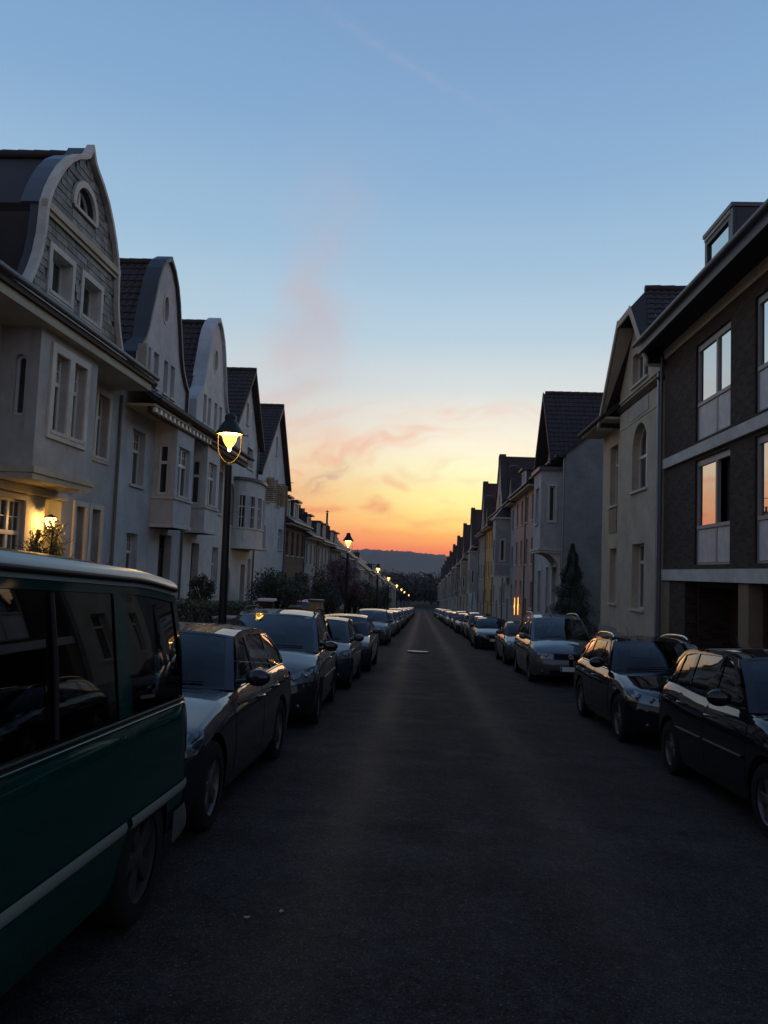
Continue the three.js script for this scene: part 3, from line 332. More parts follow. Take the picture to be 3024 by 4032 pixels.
// ---- white house with curved gable and dentilled eave
function curvedHouse(o) {
  const { z0, z1, c, half, mat } = o, h = house(1, -9.4, (z0 + z1) / 2, 'curved_gable_house', o.label), Y0 = -2.6, eY = o.eave ?? 6.7;
  const holes = [...o.wins.map(w => hole(w[0], w[1], w[2], w[3])), hole(...o.door)]; wall(h, 'front_wall', rectPts(z0, z1, Y0, eY + 0.5), holes, 0, 0.34, mat); shell(h, z0, z1, Y0, eY + 0.5, -8, -0.34, mat);
  for (const w of o.wins) win(h, w[0], w[1], w[2], w[3], { bars: w[4] ? 1 : 0, vert: 1, trans: 0.64, recess: 0.2, curtain: 0.15, ...(w[5] || {}) }); door(h, ...o.door, { mat: o.doorMat, recess: 0.3 });
  const [b0, b1] = o.bay; bay(h, b0, b1, 0.8, 2.98, 6.55, mat, [hole(b0 + 0.3, b1 - 0.42, 4.0, 5.72)], [rectPts(0.2, 0.54, 4.0, 5.72)]); win(h, b0 + 0.3, b1 - 0.42, 4.0, 5.72, { d: 0.8, vert: 1, trans: 0.64, bars: 1, recess: 0.13 }); win(h, 0.2, 0.54, 4.0, 5.72, { face: b0, vert: 0, trans: 0.64, recess: 0.05, sill: 0, pane: M.farGlass });
  ublk(h, 'bay_moulding', b0 - 0.05, b1 + 0.05, 3.84, 3.92, 0.003, 0.86, M.trim); ublk(h, 'bay_moulding', b0 - 0.04, b1 + 0.04, 2.86, 2.98, 0.003, 0.85, M.trim);
  gableBody(h, half, c, 0.08, 6, mat, o.cop, null, [...o.gw.map(q => hole(q[0], q[1], o.gy0, o.gy1)), ovalPts(c, half[0][1] - 1.75, 0.26, 0.46)], 0.16, 0.12);
  for (const q of o.gw) win(h, q[0], q[1], o.gy0, o.gy1, { d: 0.08, vert: 0, trans: 0, recess: 0.16, frame: M.frame }); { const G = new THREE.Group(); G.name = 'oval_window'; h.g.add(G); G.position.set(h.a(c), h.y(half[0][1] - 1.75), 0.08); part(G, 'frame', slab(ovalPts(0, 0, 0.26, 0.46), [ovalPts(0, 0, 0.2, 0.4)], -0.17, -0.11), M.frame); part(G, 'pane', slab(ovalPts(0, 0, 0.22, 0.42), [], -0.15, -0.14), M.farGlass); part(G, 'surround', slab(ovalPts(0, 0, 0.33, 0.53), [ovalPts(0, 0, 0.26, 0.46)], 0.003, 0.03), M.trim); }
  // ridge of the cross roof, tiled flank seen from up the street
  const r = half[0][1] - 0.12, xa = h.a(c), fl = half.at(-1); for (const k of [-1, 1]) { const xe = h.a(c + k * (fl[0] + 0.35)), ye = h.y(fl[1] + 0.1), q = [[xe, ye, -0.3], [xe, ye, -6], [xa, h.y(r), -6], [xa, h.y(r), -0.3]]; if (k < 0) tiles(h, 'roof_tiles', ...q, M.roof); slope4(h, 'roof', ...q, 0.14, M.roof); } part(h.g, 'back_gable', slab(uy(h, [[c - fl[0], fl[1]], [c + fl[0], fl[1]], [c, r - 0.15]]), [], -6, -5.8), mat);
  for (let i = 0; i < 10; i++) { const q = new THREE.CylinderGeometry(0.12, 0.135, 0.5, 8); q.rotateX(Math.PI / 2); q.translate(xa, h.y(r + 0.08), -0.6 - i * 0.46); part(h.g, 'ridge_tile', q, M.roof); }
  // skirt roof under the gable with its eave
  const e0 = z0 + 0.25, e1 = z1 + 0.1; tiles(h, 'eave_tiles', [h.a(e0), h.y(eY), 1.05], [h.a(e1), h.y(eY), 1.05], [h.a(e1), h.y(eY + 0.72), 0.05], [h.a(e0), h.y(eY + 0.72), 0.05], M.roofGrey); slope4(h, 'eave_roof', [h.a(e0), h.y(eY), 1.05], [h.a(e1), h.y(eY), 1.05], [h.a(e1), h.y(eY + 0.72), 0.05], [h.a(e0), h.y(eY + 0.72), 0.05], 0.1, M.roofGrey); ublk(h, 'soffit', e0, e1, eY - 0.22, eY - 0.14, 0.005, 0.98, M.trimBeige); gutter(h, e0 - 0.1, e1 + 0.05, eY - 0.02, 1.14, M.brown);
  if (o.dentils) { ublk(h, 'dentil_board', e0 + 0.02, e1 - 0.02, eY - 0.42, eY - 0.222, 0.72, 0.86, M.brown); const dg = box(-0.1, 0.1, -0.15, 0.0, 0, 0.1); for (let i = 0; i < o.dentils; i++) { const m = part(h.g, 'dentil', dg, M.white); m.position.set(h.a(lerp(e0 + 0.2, e1 - 0.2, i / (o.dentils - 1))), h.y(eY - 0.225), 0.862); } }
  else ublk(h, 'eave_board', e0 + 0.02, e1 - 0.02, eY - 0.4, eY - 0.222, 0.7, 0.9, M.brown);
  for (const u of o.pipes || []) pipe(h, u, 0, eY - 0.3, 0.06); return h;
}
const cg = [[0, 12.27], [0.45, 12.05], [0.85, 11.62], [1.12, 11.1], [1.32, 10.5], [1.55, 9.9], [1.75, 9.3], [2.0, 8.85], [2.4, 8.45], [2.75, 8.2], [2.78, 7.2]];
curvedHouse({ z0: 23.405, z1: 30.2, c: 26.65, half: cg, mat: PL2, cop: M.slateDark, label: 'pale house with dark edged curved gable and white dentils under its eave', wins: [[24.5, 25.65, 4.12, 5.92, 1], [24.48, 25.5, 0.9, 2.56, 1]], door: [27.6, 29.0, 0.1, 2.66], doorMat: M.darkWood, bay: [26.5, 28.5], gw: [[24.95, 25.45], [25.75, 26.25], [26.8, 27.25], [27.55, 28.0]], gy0: 7.6, gy1: 8.78, dentils: 15, pipes: [30.05] });
curvedHouse({ z0: 30.205, z1: 36.8, c: 33.35, half: cg.map(([a, b]) => [a, b - 0.02]), mat: PL3, cop: plaster(0.5, 0.55, 0.62), label: 'white house with pale blue edged curved gable behind the near street lamp', wins: [[35.0, 35.95, 3.96, 5.9, 0], [34.75, 35.8, 0.3, 2.42, 0]], door: [31.55, 32.65, -0.1, 2.5], doorMat: M.redWood, bay: [30.35, 32.25], gw: [[31.85, 32.3], [32.55, 33.0], [33.55, 34.0], [34.4, 34.85]], gy0: 7.5, gy1: 8.72, pipes: [36.6] });
// ---- plain steep gables
function steepHouse(o) {
  const { z0, z1, c, apex, eave, mat } = o, h = house(1, -9.4, (z0 + z1) / 2, 'steep_gable_house', o.label), Y0 = -3.2, pts = [[z0, Y0], [z1, Y0], [z1, eave], [c, apex], [z0, eave]];
  wall(h, 'front_wall', pts, [...o.wins.map(w => w[5] ? archPts(w[0], w[1], w[2], w[3]) : hole(...w)), hole(...o.door)], 0, 0.34, mat); shell(h, z0, z1, Y0, eave, -8, -0.34, mat);
  for (const w of o.wins) win(h, w[0], w[1], w[2], w[3], { vert: w[4] ?? 1, trans: 0.64, recess: 0.2, curtain: w[4] === 0 ? 0 : 0.2, arch: w[5], sill: w[5] ? 0 : 1 }); door(h, ...o.door, { mat: M.redWood });
  for (const s of [-1, 1]) { const ue = s < 0 ? z0 - 0.15 : z1 + 0.15, ye = eave - (apex - eave) / (z1 - z0) * 0.3; const q = [[h.a(ue), h.y(ye + 0.1), 0.3], [h.a(ue), h.y(ye + 0.1), -8], [h.a(c), h.y(apex + 0.1), -8], [h.a(c), h.y(apex + 0.1), 0.3]]; if (s < 0) tiles(h, 'roof_tiles', ...q, M.roof); slope4(h, 'roof', ...q, 0.16, M.roof); const bb = slab([[h.a(ue), h.y(ye - 0.06)], [h.a(c), h.y(apex - 0.06)], [h.a(c), h.y(apex + 0.16)], [h.a(ue), h.y(ye + 0.16)]], [], 0.305, 0.34); part(h.g, 'bargeboard', bb, o.barge || M.brown); }
  for (let i = 0; i < 14; i++) { const q = new THREE.CylinderGeometry(0.12, 0.135, 0.46, 8); q.rotateX(Math.PI / 2); q.translate(h.a(c), h.y(apex + 0.16), 0.1 - i * 0.42); part(h.g, 'ridge_tile', q, M.roof); } pipe(h, z1 - 0.15, -0.6, eave, 0.06); return h;
}
{
  const h = steepHouse({ z0: 36.805, z1: 43.2, c: 40.3, apex: 11.75, eave: 8.2, mat: PL4, label: 'white steep gabled house with rounded bay window', wins: [[40.6, 42.0, 6.8, 7.9], [40.0, 40.45, 9.0, 10.1, 0], [37.2, 38.2, 3.6, 5.6, 0, 1], [37.1, 38.2, -0.6, 1.6, 0, 1], [42.0, 42.7, -0.2, 2.0]], door: [40.4, 41.4, -0.7, 1.7] });
  // rounded bay
  const n = 20, R0 = 2.1, cz = 40.2, cur = (t, Y0, Y1, k = 0) => grid(n, 1, (u, v) => { const a = lerp(0.02, Math.PI - 0.02, u); return [h.a(cz - (R0 + k) * Math.cos(a)), h.y(v ? Y1 : Y0), (0.98 + k) * Math.sin(a) ** 0.75 + 0.003]; });
  const ringBox = (Y0, Y1, k) => { const P = []; for (let i = 0; i <= n; i++) { const a = Math.PI * i / n; P.push([h.a(cz - (R0 + k) * Math.cos(a)), (0.98 + k) * Math.sin(a) ** 0.75 + 0.003]); } const g = slab(P.map(p => [p[0], -p[1]]), [], 0, Y1 - Y0); g.rotateX(-Math.PI / 2); g.translate(0, h.y(Y0), 0); return g; };
  part(h.g, 'bay_base', ringBox(2.6, 3.45, 0), PL4); part(h.g, 'bay_head', ringBox(5.1, 5.85, 0), PL4); part(h.g, 'bay_moulding', [ringBox(3.45, 3.53, 0.05), ringBox(2.48, 2.6, 0.06)], M.trim); part(h.g, 'bay_cornice', ringBox(5.85, 6.0, 0.12), M.zincDark); part(h.g, 'bay_core', ringBox(3.53, 5.1, -0.16), M.farGlass);
  for (let i = 0; i <= 6; i++) { const a = lerp(0.1, Math.PI - 0.1, i / 6), x = h.a(cz - (R0 - 0.06) * Math.cos(a)), z = (0.92) * Math.sin(a) ** 0.75; const p = part(h.g, 'bay_pillar', box(-0.13, 0.13, 0, 1.57, -0.1, 0.1), PL4); p.position.set(x, h.y(3.53), z); p.rotation.y = -h.side * (Math.PI / 2 - a); }
  for (let i = 0; i < 6; i++) { const a = lerp(0.1, Math.PI - 0.1, (i + 0.5) / 6); const w = part(h.g, 'bay_glazing_bar', [box(-0.02, 0.02, 0, 1.57, -0.02, 0.02), box(-0.25, 0.25, 1.0, 1.06, -0.02, 0.025), box(-0.25, 0.25, 0.5, 0.53, -0.02, 0.02)], M.frame); w.position.set(h.a(cz - (R0 - 0.1) * Math.cos(a)), h.y(3.53), 0.88 * Math.sin(a) ** 0.75); w.rotation.y = -h.side * (Math.PI / 2 - a); }
  const k = steepHouse({ z0: 43.205, z1: 52.6, c: 48.6, apex: 11.6, eave: 6.9, mat: PL5, label: 'pale steep gabled house with louvred shutters', barge: M.redWood, wins: [[45.9, 46.8, 5.5, 6.85], [49.4, 50.3, 5.5, 6.85], [44.9, 46.4, 2.65, 4.05], [50.5, 52.1, 2.75, 4.1], [48.35, 48.85, 8.6, 9.8, 0], [45.6, 46.6, -1.2, 1.2]], door: [47.6, 48.6, -1.3, 1.1] });
  const sm = std(C(0.34, 0.24, 0.12), 0.6); for (const [u, t] of [[45.86, 0.35], [46.84, -0.35], [49.36, 0.35], [50.34, -0.35]]) { const G = new THREE.Group(); G.name = 'shutter'; k.g.add(G); G.position.set(k.a(u), k.y(5.48), 0.04); G.rotation.y = -Math.PI * (t > 0 ? 0.6 : 0.42); const sgn = 1; part(G, 'frame', [box(0, 0.05, 0, 1.4, -0.02, 0.02), box(0.42, 0.47, 0, 1.4, -0.02, 0.02), box(0.05, 0.42, 0, 0.06, -0.02, 0.02), box(0.05, 0.42, 1.34, 1.4, -0.02, 0.02), box(0.05, 0.42, 0.67, 0.73, -0.02, 0.02)], sm); for (let i = 0; i < 10; i++) { const s = part(G, 'slat', box(0.05, 0.42, -0.045, 0.045, -0.006, 0.006), sm); s.position.y = 0.14 + i * 0.125; s.rotation.x = 0.6; } }
}
// ---- modern brick block
{
  const h = house(-1, 7, 14.5, 'brick_apartment_block', 'dark brick apartment block with white bands and large panelled windows', null, 'building'), u0 = 5, u1 = 23.4; const wd = plaster(0.6, 0.59, 0.57), pan = std(C(0.72, 0.7, 0.69), 0.55, { map: plasterMap });
  const cols = [[18.4, 20.75], [14.7, 17.05], [11, 13.35], [7.3, 9.65]], H = []; for (const [a, b] of cols) H.push(hole(a, b, 5.32, 7.86), hole(a, b, 2.12, 4.82));
  wall(h, 'front_wall', rectPts(u0, u1, 2.01, 8.2), H, 0, 0.3, M.brick); shell(h, u0, u1, -3, 8.2, -9, -0.3, M.brick);
  for (const [Y0, Y1] of [[1.7, 2.005], [4.93, 5.21]]) ublk(h, 'concrete_band', u0, u1 + 0.02, Y0, Y1, Y0 < 2 ? -0.3 : 0.003, 0.09, wd);
  ublk(h, 'eave_band', u0, u1 + 0.02, 8.205, 8.5, -0.2, 0.06, M.trimBeige); ublk(h, 'soffit', u0, u1 + 0.25, 8.5, 8.56, -0.2, 0.72, M.darkWood); ublk(h, 'fascia', u0, u1 + 0.25, 8.44, 8.75, 0.722, 0.76, M.frameDark); gutter(h, u0, u1 + 0.3, 8.72, 0.84); 
  for (const [a, b] of cols) for (const [Y0, YG, Y1, open] of [[5.32, 6.32, 7.86, 0], [2.12, 3.12, 4.82, 1]]) {
    const m = lerp(a, b, 0.42), G = new THREE.Group(); G.name = 'window'; h.g.add(G); const fr = [], q = (x0, x1, y0, y1, z0 = -0.15, z1 = -0.06) => fr.push(ub(h, x0, x1, y0, y1, z0, z1)); q(a, a + 0.08, Y0, Y1); q(b - 0.08, b, Y0, Y1); q(a + 0.08, b - 0.08, Y1 - 0.16, Y1); q(a + 0.08, b - 0.08, Y0, Y0 + 0.05); q(a + 0.08, b - 0.08, YG - 0.09, YG, -0.15, -0.03); q(m - 0.05, m + 0.05, Y0 + 0.05, Y1 - 0.16, -0.145, -0.05); part(G, 'frame', fr, std(C(0.3, 0.29, 0.28), 0.5));
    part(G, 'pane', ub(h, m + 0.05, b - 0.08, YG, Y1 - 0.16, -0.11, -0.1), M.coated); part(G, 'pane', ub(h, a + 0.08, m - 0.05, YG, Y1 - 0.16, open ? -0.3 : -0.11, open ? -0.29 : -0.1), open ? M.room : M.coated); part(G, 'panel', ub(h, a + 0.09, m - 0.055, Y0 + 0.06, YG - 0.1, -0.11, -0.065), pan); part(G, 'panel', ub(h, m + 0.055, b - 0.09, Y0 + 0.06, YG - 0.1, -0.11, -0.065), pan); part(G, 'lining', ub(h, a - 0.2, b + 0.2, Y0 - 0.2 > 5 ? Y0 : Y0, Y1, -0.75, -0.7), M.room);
  }
  // ground floor: piers and garage recesses
  const pier = plaster(0.22, 0.17, 0.12); for (const [a, b, m] of [[22.72, 23.4, pier], [21.4, 22.715, M.brick], [17.3, 17.85, pier], [13.2, 13.8, pier], [9.2, 9.7, pier], [5, 5.6, pier]]) ublk(h, 'pier', a, b, -3, 1.695, -0.28, 0.02, m);
  for (const [a, b] of [[17.86, 21.39], [13.81, 17.29], [9.71, 13.19]]) {
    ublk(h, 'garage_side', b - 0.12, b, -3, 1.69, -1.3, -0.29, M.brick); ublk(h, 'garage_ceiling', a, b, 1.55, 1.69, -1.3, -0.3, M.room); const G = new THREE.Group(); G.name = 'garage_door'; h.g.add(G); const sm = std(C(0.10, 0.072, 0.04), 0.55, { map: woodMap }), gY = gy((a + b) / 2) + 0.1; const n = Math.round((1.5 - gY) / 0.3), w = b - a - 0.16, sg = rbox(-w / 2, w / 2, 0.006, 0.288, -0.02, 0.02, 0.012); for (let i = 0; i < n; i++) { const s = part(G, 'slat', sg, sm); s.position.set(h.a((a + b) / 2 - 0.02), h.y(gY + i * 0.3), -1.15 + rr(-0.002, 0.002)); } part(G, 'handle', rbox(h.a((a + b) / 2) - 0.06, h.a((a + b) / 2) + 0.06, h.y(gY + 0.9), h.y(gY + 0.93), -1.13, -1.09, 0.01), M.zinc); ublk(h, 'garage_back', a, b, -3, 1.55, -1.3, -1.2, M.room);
  }
  streetRoof(h, u0, u1 + 0.25, 8.66, 10.1, 0.76, -4.5, M.roofGrey);
  for (const zc of [19.2, 13.2]) { const a = zc - 0.95, b = zc + 0.9; // dormers
    const G = new THREE.Group(); G.name = 'dormer'; h.g.add(G); for (const q of [a, b - 0.1]) part(G, 'cheek', ub(h, q, q + 0.1, 8.9, 10.5, -3, -0.06), M.slateDark); part(G, 'front_frame', [ub(h, a, a + 0.28, 8.9, 10.5, -0.055, 0.02), ub(h, b - 0.16, b, 8.9, 10.5, -0.055, 0.02), ub(h, a + 0.28, b - 0.16, 10.28, 10.5, -0.055, 0.02), ub(h, a + 0.28, b - 0.16, 8.9, 9.35, -0.055, 0.02)], M.slateDark); part(G, 'pane', ub(h, a + 0.28, b - 0.16, 9.35, 10.28, -0.05, -0.04), M.coated); part(G, 'dormer_roof', ub(h, a - 0.03, b + 0.03, 10.502, 10.6, -3, 0.07), M.zincDark); part(G, 'cap_board', ub(h, a + 0.12, b - 0.02, 10.4, 10.5, 0.022, 0.045), M.trimBeige); part(G, 'corner_flashing', ub(h, a - 0.02, a + 0.1, 8.9, 10.48, 0.021, 0.04), M.zincDark); }
  pipe(h, 23.3, -1, 8.3, 0.13);
}
// ---- beige house with half hipped gable
{
  const mat = plaster(0.50, 0.43, 0.34), mat2 = plaster(0.52, 0.43, 0.32), h = house(-1, 7, 28.2, 'beige_gable_house', 'beige plastered house with arched window and half hipped gable'), z0 = 23.75, zm = 28.75, z1 = 32.7, Y0 = -2.6;
  const ar = archPts(25.2, 27.0, 4.62, 6.86), gw = hole(25.4, 26.85, 0.73, 2.86), at = hole(25.2, 27.1, 8.25, 9.35);
  wall(h, 'front_wall', [[z0, Y0], [zm, Y0], [zm, 8.6], [27.4, 10.3], [25.2, 10.3], [z0, 8.6]], [ar, gw, at], 0, 0.34, mat); const lu = hole(30.2, 31.45, 4.5, 6.85), lg = hole(30.2, 31.3, 0.75, 2.85); wall(h, 'recessed_wall', rectPts(zm + 0.002, z1, Y0, 7.7), [lu, lg], -0.3, 0.3, mat2); shell(h, z0, z1, Y0, 7.6, -9, -0.6, mat); ublk(h, 'flank_wall', zm - 0.3, zm - 0.002, Y0, 8.5, -0.62, -0.345, mat);
  win(h, 25.2, 27.0, 4.62, 6.86, { arch: 1, vert: 1, trans: 0.52, recess: 0.24, sill: 1 }); win(h, 25.4, 26.85, 0.73, 2.86, { vert: 0, trans: 0.72, recess: 0.24, curtain: 0.2 }); win(h, 25.2, 27.1, 8.25, 9.35, { vert: 2, trans: 0, recess: 0.2 }); win(h, 30.2, 31.45, 4.5, 6.85, { d: -0.3, recess: 0.22, trans: 0.7 }); win(h, 30.2, 31.3, 0.75, 2.85, { d: -0.3, recess: 0.22, trans: 0.72, curtain: 0.2 });
  ublk(h, 'apron_panel', 30.22, 31.42, 3.45, 4.38, -0.297, -0.27, plaster(0.34, 0.22, 0.16)); ublk(h, 'plaster_panel', 25.1, 27.3, 7.1, 7.62, 0.002, 0.02, plaster(0.46, 0.42, 0.4)); for (const [Y, k] of [[8.02, 0.05], [7.72, 0.025], [7.0, 0.02]]) ublk(h, 'string_course', z0, zm - 0.003, Y, Y + 0.07, 0.002, k, M.trimBeige);
  ublk(h, 'plinth', z0, zm - 0.003, Y0, gy(26) + 1.02, 0.003, 0.07, plaster(0.3, 0.29, 0.27)); ublk(h, 'plinth', zm, z1, Y0, gy(31) + 1.3, -0.297, -0.23, plaster(0.3, 0.29, 0.27));
  // gable roof with half hip, overhanging the front
  const dO = 0.5, zc = (z0 + zm) / 2, ap = 11.4, hipY = 10.55, el = zc + 3.6, er = zc - 2.9, slp = (ap - 7.9) / 3.2, yl = ap - slp * (el - zc), yr = ap - slp * (zc - er);
  const ridgeF = -0.2, hw = (ap - hipY) / slp, P = (u, Y, d) => [h.a(u), h.y(Y), d]; for (const [s, e, yb] of [[1, el, yl], [-1, er, yr]]) { tiles(h, 'roof_tiles', P(e, yb, dO), P(e, yb, -6), P(zc, ap, -6), P(zc, ap, ridgeF), M.roof); slope4(h, 'roof', P(e, yb, dO), P(e, yb, -6), P(zc, ap, -6), P(zc, ap, ridgeF), 0.18, M.roof); slope4(h, 'roof', P(e, yb + 0.01, dO), P(zc + s * hw, hipY + 0.01, dO), P(zc, ap + 0.01, ridgeF), P(zc, ap + 0.012, ridgeF - 0.01), 0.16, M.roof); }
  slope4(h, 'half_hip', P(zc + hw, hipY, dO + 0.02), P(zc - hw, hipY, dO + 0.02), P(zc - 0.02, ap + 0.02, ridgeF), P(zc + 0.02, ap + 0.02, ridgeF), 0.1, M.roof); for (let i = 0; i < 9; i++) { const q = new THREE.CylinderGeometry(0.12, 0.14, 0.5, 8); q.rotateX(Math.PI / 2); q.translate(h.a(zc), h.y(ap + 0.06), ridgeF - 0.2 - i * 0.46); part(h.g, 'ridge_tile', q, M.roof); }
  for (const [s, e, yb] of [[1, el, yl], [-1, er, yr]]) { const b = slab([[h.a(e), h.y(yb - 0.22)], [h.a(zc + s * hw), h.y(hipY - 0.22)], [h.a(zc + s * hw), h.y(hipY + 0.04)], [h.a(e), h.y(yb + 0.04)]], [], dO + 0.03, dO + 0.08); part(h.g, 'bargeboard', b, M.trimBeige); const so = [P(e, yb - 0.2, dO), P(e, yb - 0.2, 0.02), P(zc + s * hw, hipY - 0.2, 0.02), P(zc + s * hw, hipY - 0.2, dO)]; slope4(h, 'soffit', ...so, 0.03, M.trimBeige); } ublk(h, 'hip_board', zc - hw, zc + hw, hipY - 0.24, hipY - 0.02, dO + 0.03, dO + 0.08, M.trimBeige);
  // lower eave over the recessed part
  slope4(h, 'eave_roof', P(zm, 7.72, 0.55), P(z1 + 0.4, 7.72, 0.55), P(z1 + 0.4, 9.6, -1.6), P(zm, 9.6, -1.6), 0.16, M.roof); ublk(h, 'eave_soffit', zm, z1 + 0.4, 7.5, 7.58, -0.3, 0.5, M.trimBeige); gutter(h, zm, z1 + 0.45, 7.62, 0.62, M.brown); pipe(h, 23.85, -0.6, 8, 0.06, M.zinc); streetRoof(h, z0, z1 + 0.3, 7.75, 10.8, 0.1, -5, M.roof, { noRidge: 1 });
}
// ---- fire wall house with square bay
{
  const mat = plaster(0.44, 0.44, 0.46), fw = plaster(0.24, 0.26, 0.28), h = house(-1, 7, 44.8, 'firewall_house', 'house with blank blue grey end wall and square bay on a corbel'), z0 = 39.7, z1 = 49.8, Y0 = -3.5;
  wall(h, 'front_wall', rectPts(z0, z1, Y0, 7.8), [hole(41.4, 43.0, -0.6, 2.2), hole(44.2, 45, -0.6, 2.2), hole(47, 48.2, 4.4, 6.3), hole(47, 48.2, -0.5, 2.0)], 0, 0.34, mat); shell(h, z0 + 0.2, z1, Y0, 7.7, -8, -0.34, mat); for (const a of [[41.4, 43.0, -0.6, 2.2, 2], [44.2, 45, -0.6, 2.2, 0], [47, 48.2, 4.4, 6.3, 1], [47, 48.2, -0.5, 2, 1]]) win(h, a[0], a[1], a[2], a[3], { vert: a[4], trans: 0.7, surround: 0.1 });
  returnWall(h, 'end_wall', z0 - 0.003, -10, 0.0, Y0, 7.86, [], 0.2, fw); { const G = slab([[0, 7.862], [-5, 11.86], [-10, 7.862]].map(([a, b]) => [h.side * a, h.y(b)]), [], -0.2, 0); G.rotateY(Math.PI / 2); G.translate(h.a(z0 - 0.003), 0, 0); part(h.g, 'end_gable', G, fw); }
  slope4(h, 'roof', [h.a(z0 - 0.12), h.y(7.75), 0.35], [h.a(z1), h.y(7.75), 0.35], [h.a(z1), h.y(12.0), -5], [h.a(z0 - 0.12), h.y(12.0), -5], 0.14, M.roof); slope4(h, 'roof', [h.a(z0 - 0.12), h.y(7.75), -10.35], [h.a(z1), h.y(7.75), -10.35], [h.a(z1), h.y(12.0), -5], [h.a(z0 - 0.12), h.y(12.0), -5], 0.14, M.roof); gutter(h, z0, z1, 7.78, 0.42);
  const b0 = 40.5, b1 = 43.1; bay(h, b0, b1, 1.08, 3.12, 7.1, mat, [hole(41.2, 42.4, 4.4, 6.3)], [rectPts(0.36, 0.66, 4.5, 6.3)], 0.2); win(h, 41.2, 42.4, 4.4, 6.3, { d: 1.08, recess: 0.14 }); win(h, 0.36, 0.66, 4.5, 6.3, { face: b0, vert: 0, trans: 0, recess: 0.12, pane: M.farGlass, surround: 0.09 });
  for (const [Y, k] of [[3.0, 0.1], [2.88, 0.05]]) ublk(h, 'bay_moulding', b0 - k, b1 + k, Y, Y + 0.11, 0.003, 1.08 + k, M.trim); ublk(h, 'bay_cornice', b0 - 0.12, b1 + 0.12, 7.1, 7.28, 0.003, 1.22, M.zincDark); slope4(h, 'bay_roof', [h.a(b0 - 0.12), h.y(7.29), 1.22], [h.a(b1 + 0.12), h.y(7.29), 1.22], [h.a(b1), h.y(7.7), 0.01], [h.a(b0), h.y(7.7), 0.01], 0.05, M.slateDark);
  for (const u of [b0 + 0.05, b1 - 0.25]) { const cp = [[0.003, 2.88], [0.95, 2.88]]; for (let i = 1; i <= 8; i++) { const t = i / 8; cp.push([0.95 - 0.9 * Math.sin(t * Math.PI / 2), 2.88 - 1.0 * (1 - Math.cos(t * Math.PI / 2))]); } const G = slab(cp.map(([a, b]) => [h.side * a, h.y(b)]), [], -0.2, 0); G.rotateY(Math.PI / 2); G.translate(h.a(u), 0, 0); part(h.g, 'corbel', G, M.trim); }
  // street gable with deep overhang
  const gc = 43.4, P = (u, Y, d) => [h.a(u), h.y(Y), d]; wall(h, 'gable_wall', [[40.9, 7.802], [46.2, 7.802], [gc, 11.4]], [], -0.02, 0.3, mat); for (const [s, e] of [[-1, 40.35], [1, 46.5]]) { const q = [P(e, 7.6, 0.62), P(e, 7.6, -5), P(gc, 11.75, -5), P(gc, 11.75, 0.62)]; if (s < 0) tiles(h, 'roof_tiles', ...q, M.roof); slope4(h, 'roof', ...q, 0.2, M.roof); part(h.g, 'bargeboard', slab([[h.a(e), h.y(7.4)], [h.a(gc), h.y(11.5)], [h.a(gc), h.y(11.84)], [h.a(e), h.y(7.72)]], [], 0.63, 0.68), M.brown); } for (let i = 0; i < 9; i++) { const q = new THREE.CylinderGeometry(0.12, 0.14, 0.5, 8); q.rotateX(Math.PI / 2); q.translate(h.a(gc), h.y(11.8), 0.3 - i * 0.46); part(h.g, 'ridge_tile', q, M.roof); }
  pipe(h, z0 + 0.12, -1.5, 7.7, 0.06, M.zinc);
}
